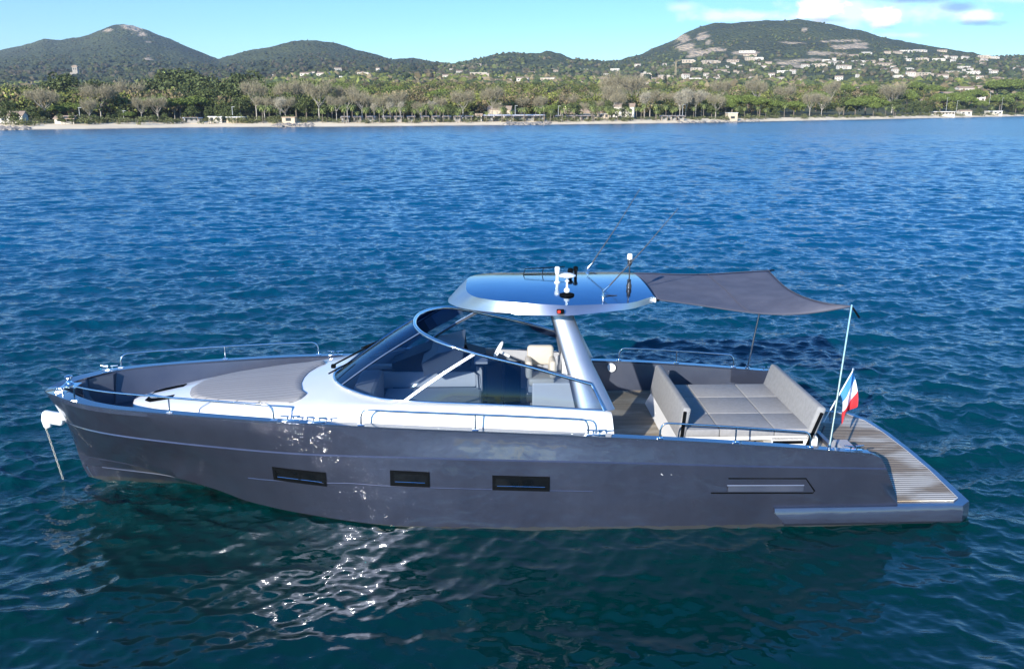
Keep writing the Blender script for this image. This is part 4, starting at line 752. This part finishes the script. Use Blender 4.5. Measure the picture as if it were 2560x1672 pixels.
fb = pch([(-3.40, 0.001), (-3.37, .22), (-3.28, .52), (-3.05, .95), (-2.84, 1.19), (-2.55, 1.46), (-2.19, 1.66), (-1.7, 1.76), (-1.3, 1.80), (0, 1.84), (1.54, 1.84)])
cr = MB(); xs = [x for x in np.concatenate([[-7.22, -7.19, -7.15, -7.08], np.linspace(-7.0, -3.5, 26)])]; sec = [crsec(x) for x in xs]
# around the windscreen: the roof closes onto the base ring
ring = []
cr.loft(sec); cr.mirror_y()
half = MB(); xs2 = np.linspace(-3.5, 1.58, 50); secs = []
for x in xs2:
    if x < -3.4: secs.append(crsec(x))
    else:
        w, ze, zc = fw(x); b = float(fb(x)[0]) - .03; b = max(b, 0.0); s_ = crsec(x); zz = ze + (zc - ze) * (1 - (b / w) ** 2) if b < w else ze
        lastx = s_[4]; s2 = s_[:5]
        for k in range(1, 5): q = k / 4; yk = lastx[1] * (1 - q) - b * q; s2.append((x, yk, ze + (zc - ze) * (1 - (yk / w) ** 2)))
        secs.append(s2)
half.loft(secs); half.mirror_y()
cr.add(half.v, half.f)
e0 = crsec(1.58)[:5]; e1 = [(1.66 + .10 * (2.0 - z) , y, z - .0 if z < 1.5 else z - .02) for _, y, z in e0]
endm = MB().loft([e0, e1]); endm.add([e1[0], e1[1], e1[2], e1[3], e1[4], (e1[4][0], -1.80, 1.90), (e1[0][0], -1.80, .95)], [(0, 1, 2, 3, 4, 5, 6)]); endm.add([e0[4], e1[4], (e1[4][0], -1.80, 1.90), (1.58, -1.80, 1.92)], [(0, 1, 2, 3)])
endm.mirror_y(); cr.add(endm.v, endm.f)
cro = cr.build('coachroof', K['white'], yacht, smooth=40)
lin = MB(); a = []; b = []
for x in np.linspace(-3.38, 1.6, 40): y = float(fb(min(x, 1.54))[0]) - .035; a.append((x, -max(y, 0), fw(min(x, 1.58))[2] - .0)); b.append((x + (.25 if x < -2.8 else 0), -max(y - .03, 0), .95))
lin.loft([a, b]); lin.mirror_y(); lin.build('cabin_lining', K['grey'], yacht, smooth=40)
# skylight
def top_z(x, y): w, ze, zc = fw(x); return ze + (zc - ze) * (1 - min(1, (y / w) ** 2))
sk = MB(); q = [(-6.92, -.27), (-6.92, .27), (-6.78, .40), (-6.36, .44), (-6.36, -.44), (-6.78, -.40)]; sk.prism([(x, y, top_z(x, y) - .01) for x, y in q], (0, 0, .022)); sk.build('skylight', K['black'], cro)
# sun pad
pw = pch([(-6.10, .10), (-6.05, .34), (-5.98, .50), (-5.88, .62), (-5.5, .87), (-5, 1.04), (-4.5, 1.18), (-4.05, 1.27), (-3.86, 1.30)])
padm = plankmat('sun_pad_cover', (.26, .25, .245), (.31, .30, .29), (.15, .145, .14), 1, .13, None, .09, .8)
def aftx(y): y = abs(y); return np.interp(y, [0, .35, .75, .98, 1.18, 1.30], [-3.98, -3.96, -3.86, -3.73, -3.80, -3.93])
pd = MB(); rows = []
for t in np.linspace(0, 1, 30):
    rr_ = []
    for j in range(-12, 13):
        v_ = j / 12
        # slide between the front edge and the shaped aft edge at this breadth
        yw = v_ * 1.29; xf = np.interp(abs(yw), [0, .10, .34, .50, .62, .87, 1.04, 1.18, 1.27, 1.30], [-6.12, -6.10, -6.05, -5.98, -5.88, -5.5, -5, -4.5, -4.05, -3.95]); xa = aftx(yw); x = xf + (xa - xf) * t
        rr_.append((x, yw, top_z(x, yw) + (.045 if 0.02 < t < .98 and abs(v_) < .99 else .012)))
    rows.append(rr_)
pd.loft(rows); e_ = [[(x, y, z - .05) for x, y, z in r_] for r_ in (rows[0], rows[-1])]; pd.loft([rows[0], e_[0]]); pd.loft([rows[-1], e_[1]])
pd.loft([[r_[0] for r_ in rows], [(r_[0][0], r_[0][1], r_[0][2] - .05) for r_ in rows]]); pd.loft([[r_[-1] for r_ in rows], [(r_[-1][0], r_[-1][1], r_[-1][2] - .05) for r_ in rows]])
pd.build('sun_pad', padm, cro, smooth=50)
# ------------------------------------------------------------------ windscreen
def basez(x): w, ze, zc = fw(min(x, 1.58)); return zc + .012
frz = pch([(-1.83, 0.0, 3.13), (-1.82, .22, 3.13), (-1.78, .50, 3.125), (-1.66, .86, 3.11), (-1.50, 1.14, 3.09), (-1.35, 1.32, 3.065), (-1.05, 1.50, 3.00), (-.5, 1.60, 2.86), (.24, 1.64, 2.68), (.9, 1.66, 2.49), (1.33, 1.66, 2.36)])
# arc-length matched parameters: base[i] <-> rim[i]
def sample(f, x0, x1, n, zf=None):
    xs = x0 + (x1 - x0) * np.linspace(0, 1, 600) ** 2; P = np.array([[x, *(f(x) if zf is None else (f(x)[0], zf(x)))] for x in xs]); d = np.r_[0, np.cumsum(np.linalg.norm(np.diff(P, axis=0), axis=1))]
    u = np.linspace(0, d[-1], n); return [tuple(np.interp(t, d, P[:, k]) for k in range(3)) for t in u]
NB = 61
bs_ = sample(fb, -3.40, 1.54, NB, basez); rm_ = sample(frz, -1.83, 1.33, NB)
# glass leans forward less towards the stern: pair points so the front mullions stand as built
def pairs(t): # t 0..1 along the base -> rim parameter
    return float(np.interp(t, [0, .13, .40, 1], [0, .19, .50, 1]))
def at(l, t): i = t * (len(l) - 1); k = min(int(i), len(l) - 2); f_ = i - k; return Vector(l[k]).lerp(Vector(l[k + 1]), f_)
def gl(t, v, s=-1, out=0):
    a, b = at(bs_, t), at(rm_, pairs(t)); p = a.lerp(b, v); bul = .05 * math.sin(math.pi * v); p = Vector((p.x - bul * (1 - t), p.y + bul * .8, p.z + bul * .3)) ; return Vector((p.x, s * p.y, p.z))
ws = empty('windscreen'); ws.parent = yacht
def pane(name, t0, t1, s, n=22):
    mb = MB(); mb.loft([[gl(t0 + (t1 - t0) * i / n, v / 6, s) for v in range(7)] for i in range(n + 1)]); o = mb.build(name, K['glass'], ws, smooth=80); return o
TF, TS = .145, .415
mb = MB(); n = 16; rows = []
for i in range(-n, n + 1): t = abs(i) / n * TF; rows.append([gl(t, v / 6, -1 if i < 0 else 1) for v in range(7)])
mb.loft(rows).build('front_pane', K['glass'], ws, smooth=80)
for s in (-1, 1): pane('side_pane', TF, TS, s); pane('side_pane', TS, 1, s)
full_r = [(x, -y, z) for x, y, z in rm_[::-1]] + rm_[1:]; MB().tube(full_r, .042, 8, sq=.8).build('top_rim', K['chrome'], ws, smooth=60)
full_b = [(x, -y, z) for x, y, z in bs_[::-1]] + bs_[1:]; MB().tube(full_b, .022, 8).build('base_rim', K['chrome'], ws, smooth=60)
def bar(t, s, w, name, th=.02):
    mb = MB(); rows = []
    for v in np.linspace(0, 1, 9):
        p = gl(t, v, s); q = gl(min(t + .01, 1), v, s); tv = (q - p).normalized(); nrm = Vector((0, s, .3)); rows.append([p - tv * w / 2 + nrm * th, p + tv * w / 2 + nrm * th, p + tv * w / 2 - nrm * th, p - tv * w / 2 - nrm * th])
    mb.loft(rows, closed=True); mb.build(name, K['alu'], ws, smooth=30)
for s in (-1, 1):
    bar(TF, s, .05, 'mullion'); bar(TS, s, .07, 'mullion')
    MB().tube([gl(1, 0, s), gl(1, 1, s)], .025, 8).build('rear_post', K['chrome'], ws, smooth=60)
wp = MB(); wp.tube([(-3.46, .35, 2.16), (-3.1, .30, 2.36), (-2.5, .22, 2.70)], .018, 5).tube([(-2.95, .62, 2.42), (-2.55, .25, 2.66), (-2.15, -.08, 2.86)], .014, 5).tube([(-3.46, -.25, 2.16), (-3.0, -.3, 2.42)], .016, 5).rbox((-3.47, .35, 2.13), (.09, .09, .08), .02); wp.build('wiper', K['black'], ws)
# ------------------------------------------------------------------ interior
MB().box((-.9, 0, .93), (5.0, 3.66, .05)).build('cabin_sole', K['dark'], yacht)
so = empty('lounge_sofa'); so.parent = yacht
MB().rbox((-1.55, -.35, 1.17), (1.95, 2.5, .44), .05).build('base', K['whitecab'], so); MB().rbox((-1.55, -.35, 1.45), (1.93, 2.46, .13), .05).build('seat', K['cush'], so)
bk = MB(); pts = [(-3.0, 1.02), (-1.0, 1.02), (-.72, .98), (-.60, .80), (-.58, .66)]
bk.loft([[(x, y, 1.46), (x, y, 1.93), (x + .02, y + .16, 1.93), (x + .02, y + .16, 1.46)] for x, y in pts], closed=False); bk.rbox((-1.8, .98, 1.66), (2.2, .14, .34), .05); bk.build('backrest', K['whitecab'], so, smooth=40)
MB().tube([(-3.0, .97, 1.86), (-1.0, .97, 1.86), (-.76, .93, 1.84), (-.66, .78, 1.80), (-.64, .70, 1.50)], .018, 6).build('piping', K['dark'], so)
MB().rbox((-2.75, -.5, 1.55), (.45, 2.2, .9), .08).build('forward_bulkhead', K['grey'], yacht)
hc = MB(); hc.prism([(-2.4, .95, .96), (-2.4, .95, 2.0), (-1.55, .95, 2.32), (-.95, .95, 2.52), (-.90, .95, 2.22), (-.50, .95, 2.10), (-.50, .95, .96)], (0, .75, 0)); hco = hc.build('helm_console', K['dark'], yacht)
MB().prism([(-1.75, .22, 2.2), (-1.45, .22, 2.40), (-.92, .22, 2.53), (-.98, .22, 2.15), (-1.7, .22, 1.95)], (0, 1.4, 0)).build('instrument_hood', mat('hood_grey', (.06, .075, .10), .4), hco)
MB().rbox((-.86, .55, 2.26), (.05, .55, .34), .02, ry=-.35).build('screen', K['black'], hco)
MB().rbox((-.60, .75, 2.12), (.28, .5, .05), .02).build('shelf', K['grey'], hco)
wc = Vector((-.26, .42, 2.40)); ax = Euler((0, R(-62), 0)).to_matrix(); ring_ = [wc + ax @ Vector((.19 * math.cos(a), .19 * math.sin(a), 0)) for a in [k * math.pi / 12 for k in range(25)]]
sw = MB().tube(ring_, .017, 7, cap=False)
for a in (0, 2.1, 4.2): sw.tube([wc, wc + ax @ Vector((.19 * math.cos(a), .19 * math.sin(a), 0))], .012, 5)
sw.tube([wc, wc + ax @ Vector((0, 0, -.25))], .03, 6); sw.build('steering_wheel', K['wplastic'], hco, smooth=60)
hs_ = empty('helm_seat'); hs_.parent = yacht; hs_.location = (.03, 0, -.10)
b_ = MB(); SX = .54
b_.rbox((SX, .45, 2.40), (.52, .17, .40), .07, seg=3); b_.rbox((SX - .24, .22, 2.22), (.13, .52, .36), .06, seg=3); b_.rbox((SX + .22, .22, 2.22), (.13, .52, .36), .06, seg=3); b_.rbox((SX, .18, 2.0), (.5, .56, .15), .05, seg=3)
b_.build('bucket', K['beige'], hs_, smooth=50); MB().rbox((SX, .15, 1.86), (.52, .5, .14), .03).build('base', K['cush'], hs_); MB().rbox((SX - .08, .15, 1.68), (.42, .42, .2), .02).build('pedestal', K['steel_dark'], hs_)
MB().rbox((.86, .25, 1.42), (.95, .75, .95), .03).build('seat_cabinet', K['whitecab'], yacht)
MB().rbox((1.06, .50, 2.10), (.16, .55, .62), .05, ry=.12).build('seat_shell', K['white'], yacht)
MB().rbox((.42, -1.2, 1.25), (1.9, .7, .55), .04).build('side_bench', K['cush'], yacht)
MB().box((-.15, .35, 1.5), (.03, .95, 1.1)).box((-.15, .85, 1.5), (.7, .03, 1.1)).build('companion_door', K['black'], yacht)
# ------------------------------------------------------------------ pillars and hardtop
for s in (-1, 1):
    rows = []
    for k in range(13):
        t = k / 12; z = 3.62 - 1.72 * t; yc = -1.12 - .52 * t; x0 = np.interp(z, [1.9, 2.5, 3.62], [1.06, .93, .62]); x1 = np.interp(z, [1.9, 2.3, 2.65, 3.62], [1.76, 1.56, 1.38, .99]); th = .10 + .03 * t
        rows.append([((x0 + x1) / 2 + (x1 - x0) / 2 * math.cos(a), s * -1 * (yc + th * math.sin(a)) * -1 * (1 if s > 0 else 1) if False else s * abs(yc) + th * math.sin(a), z) for a in [q * 2 * math.pi / 20 for q in range(20)]])
    MB().loft(rows, closed=True).build('pillar', K['alu'], yacht, smooth=70)
def corner(pts, pts2):
    f = pch(pts); P = np.array(pts2)
    return lambda q: f(q) if q < pts[-1][0] else np.array([np.interp(q, P[:, 0], P[:, 1])])
fo = corner([(-1.20, .0), (-1.19, .2), (-1.12, .42), (-1.0, .68), (-.78, 1.0), (-.36, 1.35), (-.05, 1.48), (.62, 1.68), (.92, 1.745)], [(.92, 1.745), (2.02, 1.51), (2.46, 1.14)])
fi = corner([(-.86, .0), (-.86 + .002, .3), (-.845, .55), (-.81, .75), (-.70, 1.02), (-.54, 1.18), (-.22, 1.36), (.3, 1.50), (.92, 1.61)], [(.92, 1.61), (2.02, 1.50), (2.46, 1.12)])
def topht(x, y): return 3.745 + .10 * (1 - (y / 1.62) ** 2) - .03 * np.clip((-.2 - x) / .7, 0, 1) ** 2
tp = MB(); u = np.concatenate([np.linspace(0, 1, 34) ** 1.8]); rows = []
for q in u:
    x = -.86 + 3.32 * q; w = max(float(fi(x)[0]), .001); rows.append([(x, w * v, topht(x, w * v)) for v in np.linspace(-1, 1, 21)])
tp.loft(rows); ht = tp.build('hardtop', K['roof'], yacht, smooth=60)
fa = MB(); ra, rb, rc = [], [], []
for q in u:
    xi = -.86 + 3.32 * q; w = max(float(fi(xi)[0]), .0); ra.append((xi, -w, float(topht(xi, w)))); xo = -1.20 + 3.66 * q; wo_ = max(float(fo(xo)[0]), .0); zb = np.interp(xo, [-1.2, -.6, 0, .95, 2.02, 2.46], [3.475, 3.53, 3.57, 3.60, 3.655, 3.69]); rb.append((xo, -wo_, zb + .035 if xo < 0 else zb)); rc.append((xo + (.05 if q < .1 else 0), -max(wo_ - .04, 0), zb - .0))
fa.loft([ra, mixrow(ra, rb, .5, 0) if False else [tuple((p + q_) / 2 + (0 if k != 2 else .012) for k, (p, q_) in enumerate(zip(A_, B2))) for A_, B2 in zip(ra, rb)], rb, rc]); fa.mirror_y(); fa.build('fascia', mat('fascia_metal', (.52, .55, .60), .32, .95, var=(.48, .51, .56), vscale=2), ht, smooth=25)
un = MB(); un.loft([rc, [(x, -y, z) for x, y, z in rc]]); un.build('underside', K['awn'], ht)
MB().box((2.475, 0, 3.735), (.03, 2.38, .07)).build('rear_trim', K['white'], ht)
nv = MB().rbox((.77, -1.735, 3.675), (.13, .05, .075), .015).build('side_light', K['black'], ht); MB().rbox((.745, -1.768, 3.675), (.055, .02, .05), .008).build('lens', K['red'], nv)
# roof gear
dz0 = 3.80
sd_ = MB().lathe((.94, -1.02, topht(.94, 1.02) - .01), [(.02, 0), (.135, .005), (.13, .03), (.05, .055), (.03, .06)], 20).build('antenna_foot', K['black'], ht, smooth=50)
MB().lathe((.94, -1.02, topht(.94, 1.02) + .04), [(.03, 0), (.055, .03), (.05, .07), (.02, .09), (.016, .20), (.04, .205), (.04, .215), (.02, .22), (.02, .26), (.10, .275), (.15, .30), (.15, .315), (.08, .345), (.02, .35)], 20).build('mushroom_antenna', K['wplastic'], sd_, smooth=50)
hn = MB(); bz0 = 3.83; hn.lathe((.84, -.1, bz0), [(.05, 0), (.06, .03), (.03, .05), (.028, .17), (.045, .22), (.05, .30), (.03, .32)], 14).build('dome_light', K['wplastic'], ht, smooth=50)
MB().tube([(.25, .9, 3.82), (.28, .9, 3.93), (1.05, .75, 4.0)], .010, 5).tube([(.25, .9, 3.82), (.9, .9, 3.83)], .008, 5).tube([(.62, .9, 3.82), (.64, .85, 3.96)], .008, 5).build('light_bracket', K['black'], ht)
MB().lathe((1.14, .5, 3.83), [(.035, 0), (.03, .08), (.05, .09), (.06, .14), (.04, .18)], 12).lathe((1.24, .5, 3.83), [(.03, 0), (.03, .12), (.045, .14), (.045, .2), (.02, .22)], 12).build('horn', K['black'], ht, smooth=50)
for (b0, b1) in (((1.63, -1.12, topht(1.63, 1.12)), (2.82, -1.12, 5.33)), ((1.60, 1.07, topht(1.6, 1.07)), (2.53, 1.07, 5.47))):
    b0 = Vector(b0); b1 = Vector(b1); d = (b1 - b0).normalized(); f0 = b0 + Vector((-.06, 0, .0)); an = MB().lathe(f0, [(.045, 0), (.045, .015), (.018, .02), (.018, .14)], 10).tube([f0 + Vector((0, -.09, .09)), f0 + Vector((0, .09, .09))], .014, 6).tube([f0 + Vector((0, 0, .10)), f0 + d * .17 + Vector((0, 0, .06))], [.022, .014], 8).build('antenna_mount', K['chrome'], ht, smooth=50)
    q0 = f0 + d * .16 + Vector((0, 0, .06)); MB().tube([q0, q0.lerp(b1, .5) + Vector((0, 0, -.03)), b1], [.013, .009, .006], 5).build('whip_antenna', K['ant'], an)
    MB().tube([f0 + Vector((0, 0, .02)), f0 + Vector((.12, .04, .01)), f0 + Vector((.25, .05 if b0.y < 0 else -.45, .005))], .008, 4).build('cable', K['ant'], an)
lt = MB().lathe((2.10, -.62, topht(2.1, .62)), [(.045, 0), (.05, .06), (.035, .10), (.035, .17), (.012, .18), (.012, .42), (.03, .43), (.04, .46), (.045, .54)], 14).build('light_mast', K['ant'], ht, smooth=50)
MB().lathe((2.10, -.62, topht(2.1, .62) + .54), [(.045, 0), (.048, .01), (.048, .08), (.035, .10)], 14).build('anchor_light', K['wplastic'], lt, smooth=50)
# ------------------------------------------------------------------ awning, poles
PN = Vector((5.60, -2.05, 3.80)); PF = Vector((5.50, 2.05, 3.66)); AN = Vector((2.50, -1.18, 3.74)); AF = Vector((2.50, 1.30, 3.76))
aw = MB(); rows = []
NU, NV = 30, 24
for i in range(NU + 1):
    u_ = i / NU; rr_ = []
    for j in range(NV + 1):
        v_ = j / NV; p = AN.lerp(AF, v_).lerp(PN.lerp(PF, v_), u_)
        inw_y = (.30 * math.sin(math.pi * u_) * (1 - 2 * v_)) if v_ < .5 else .06 * math.sin(math.pi * u_) * (1 - 2 * v_); inw_x = -.38 * math.sin(math.pi * v_ ** .55) * u_ ** 3
        sag = (.13 if v_ < .5 else .13 - .2 * (v_ - .5)) * math.sin(math.pi * u_) * (1 - .5 * math.sin(math.pi * v_)) + .05 * math.sin(math.pi * v_) * u_ + .13 * math.sin(math.pi * u_ ** 1.7) * (1 - v_) ** 2
        wr = .012 * math.sin(9 * v_ + 5 * u_) * math.sin(math.pi * u_)
        rr_.append((p.x + inw_x, p.y + inw_y, p.z - sag + wr))
    rows.append(rr_)
aw.loft(rows); awo = aw.build('awning', K['awn'], yacht, smooth=80); sm = awo.modifiers.new('thickness', 'SOLIDIFY'); sm.thickness = .006
sea = MB()
for rr_ in ([r_[0] for r_ in rows], [r_[-1] for r_ in rows], rows[-1], rows[16]): sea.tube([(x, y, z + .004) for x, y, z in rr_], .010, 4)
sea.build('seam', K['awnseam'], awo, smooth=60)
for tp_ in ([PN, PN + Vector((.05, .0, -.06)), PN + Vector((.16, .02, -.20))], [PF, PF + Vector((.12, 0, .01))], [AN, AN + Vector((0.04, -.04, -.0))]): MB().tube(tp_, .016, 4).build('tie', K['black'], awo)
for s, top, bot in ((-1, PN, (5.32, -2.37, 1.40)), (1, PF, (5.29, 2.37, 1.43))):
    po = MB().tube([bot, top + Vector((0, 0, .03))], [.022, .019], 8).build('awning_pole', K['chrome'], yacht, smooth=60); MB().lathe(bot, [(.055, -.01), (.055, .012), (.03, .02), (.028, .07)], 12).build('pole_foot', K['chrome'], po, smooth=50)
# ------------------------------------------------------------------ rails and cleats
def rail(name_pts, posts, s, inset=.05, h=.27, hf=None):
    x0, x1 = name_pts; pts = []; n = 26
    def g(x, up=0): b, z = sheer(x); return Vector((x, s * (b - inset), z + .01 + up))
    pts.append(g(x0)); pts.append(g(x0 + .005, h * .55)); 
    for a in (30, 60, 90): pts.append(g(x0 + .01 + .11 * (1 - math.cos(R(a))), h * .55 + h * .45 * math.sin(R(a))))
    for i in range(1, n): pts.append(g(x0 + .15 + (x1 - x0 - .30) * i / n, h))
    for a in (90, 60, 30): pts.append(g(x1 - .01 - .11 * (1 - math.cos(R(a))), h * .55 + h * .45 * math.sin(R(a))))
    pts.append(g(x1 - .005, h * .55)); pts.append(g(x1))
    o = MB().tube(pts, .0165, 8).build('guard_rail', K['chrome'], yacht, smooth=60)
    for x in posts: MB().tube([g(x), g(x, h)], .015, 7).build('stanchion', K['chrome'], o, smooth=60)
    for x in [x0, x1] + posts: p = g(x); MB().rbox((p.x, p.y, p.z + .004), (.11, .07, .018), .006).build('foot', K['chrome'], o)
for s in (-1, 1):
    rail((-7.85, -4.08), [-5.95], s); rail((1.0 - 3.6 + .0, 1.22), [-.68], s) if s < 0 else None; rail((2.42, 4.98), [3.70], s)
def cleat(x, s, y=None, sc=1.0):
    b, z = sheer(x); p = Vector((x, s * (b - .08) if y is None else y, z + .012)); c = MB().rbox((p.x, p.y, p.z), (.30 * sc, .09, .015), .005)
    for q in (-.05, .05): c.tube([p + Vector((q * sc, 0, 0)), p + Vector((q * sc, 0, .07))], .014, 6)
    for q in (-1, 1): c.tube([p + Vector((q * .025 * sc, 0, .068)), p + Vector((q * .17 * sc, 0, .078))], [.016, .011], 6)
    c.build('cleat', K['chrome'], yacht, smooth=60)
for x, s in ((-8.02, 1), (-3.80, -1), (-3.35, -1), (-3.72, 1), (1.36, -1), (5.75, -1), (5.70, 1)): cleat(x, s)
# ------------------------------------------------------------------ cockpit sunbed
sb = empty('aft_sunbed'); sb.parent = yacht
f = MB(); f.prism([(2.84, -1.33, .97), (2.98, -1.33, 1.24), (3.9, -1.33, 1.24), (3.9, -1.33, .97)], (0, 2.66, 0)); f.box((4.55, 0, 1.205), (1.9, 2.66, .07)); f.box((5.1, 0, 1.09), (.85, 2.66, .24)); f.box((4.2, .3, 1.06), (.6, 1.6, .18)); f.build('base', K['white'], sb)
MB().box((3.55, -1.338, 1.12), (.6, .02, .06)).box((4.98, -1.338, 1.12), (.55, .02, .055)).build('locker_slot', K['black'], sb)
xsn = [3.02, 3.72, 4.72, 5.36]; ysn = [-1.35, -.47, .50, 1.35]
for i in range(3):
    for j in range(3):
        a = MB().rbox(((xsn[i] + xsn[i + 1]) / 2, (ysn[j] + ysn[j + 1]) / 2, 1.31), (xsn[i + 1] - xsn[i] - .008, ysn[j + 1] - ysn[j] - .006, .14), .022, seg=3).build('cushion', K['fabric'], sb, smooth=60)
bf = MB().rbox((3.06, 0, 1.50), (.15, 2.76, .62), .05, ry=.16, seg=3).build('forward_backrest', K['fabric'], sb, smooth=60)
ba = MB().rbox((5.46, 0, 1.50), (.17, 2.76, .62), .05, ry=.30, seg=3).build('aft_backrest', K['fabric'], sb, smooth=60)
MB().rbox((3.03, -1.396, 1.42), (.06, .03, .66), .012, ry=.08).build('hinge_bar', K['black'], bf); MB().rbox((5.42, -1.396, 1.38), (.06, .03, .68), .012, ry=.34).build('hinge_bar', K['black'], ba)
for b0, x_, z_ in ((bf, 3.05, 1.70), (ba, 5.52, 1.65)): MB().tube([(x_, -1.41, z_), (x_, -1.395, z_)], .018, 10).build('pivot', K['chrome'], b0)
# boarding ladder by the deckhouse, deck speaker on far bulwark
MB().tube([(1.80, -2.0, 1.0), (1.98, -2.0, 1.0)], .012, 5).tube([(1.83, -1.8, 1.15), (1.86, -2.05, .98)], .012, 5).tube([(1.95, -1.8, 1.15), (1.98, -2.05, .98)], .012, 5).build('step_bracket', K['chrome'], yacht)
b, z = sheer(2.3); MB().tube([(2.24, b - .23, 1.50), (2.24, b - .14, 1.50)], .09, 20).build('deck_speaker', K['wplastic'], yacht, smooth=50)
# ------------------------------------------------------------------ flag on its staff
fl = empty('ensign_flag', (0, OYB, 0), YAW); S0 = Vector((6.02, -.30, 1.12)); S1 = Vector((6.50, -.30, 2.16))
MB().tube([S0, S1], .012, 7).lathe(S1, [(.015, 0), (.022, .02), (.01, .04)], 8).build('staff', K['wplastic'], fl, smooth=60)
MB().tube([S0.lerp(S1, .22) + Vector((0, 0, 0)), Vector((6.18, -.22, 1.10))], .008, 5).tube([(6.05, -.30, 1.05), (5.90, -.35, .60)], .018, 6).build('socket', K['steel_dark'], fl)
cols = [('blue_band', (.05, .24, .55)), ('white_band', (.75, .76, .78)), ('red_band', (.60, .03, .04))]
def flagp(u, v):
    u = u * .88
    h = S1.lerp(S0, .03 + .42 * v) ; f1 = .055 * math.sin(5 * u + 4 * v + .6) * u; x = .42 * u * (1 - .35 * v) * (1 - .55 * u); return Vector((h.x + x - .16 * u * (1 - v) + .05 * math.sin(3.3 * v + 2 * u) * u, h.y - .05 * u + f1 * 1.6 - .10 * math.sin(7 * v + 2) * u * (1 - .3 * u), h.z - .78 * u * (.45 + .55 * u) - .05 * u * v + .22 * max(0, u - .6) * v))
for k, (nm, c_) in enumerate(cols):
    mb = MB(); mb.loft([[flagp((k + i / 10) / 3, v / 12) for v in range(13)] for i in range(11)]); o = mb.build(nm, mat(nm, c_, .8, var=tuple(q * .9 for q in c_), vscale=9), fl, smooth=80); m_ = o.modifiers.new('thickness', 'SOLIDIFY'); m_.thickness = .003
tag(fl, 'blue, white and red flag drooping from a staff at the stern of the yacht', 'flag')
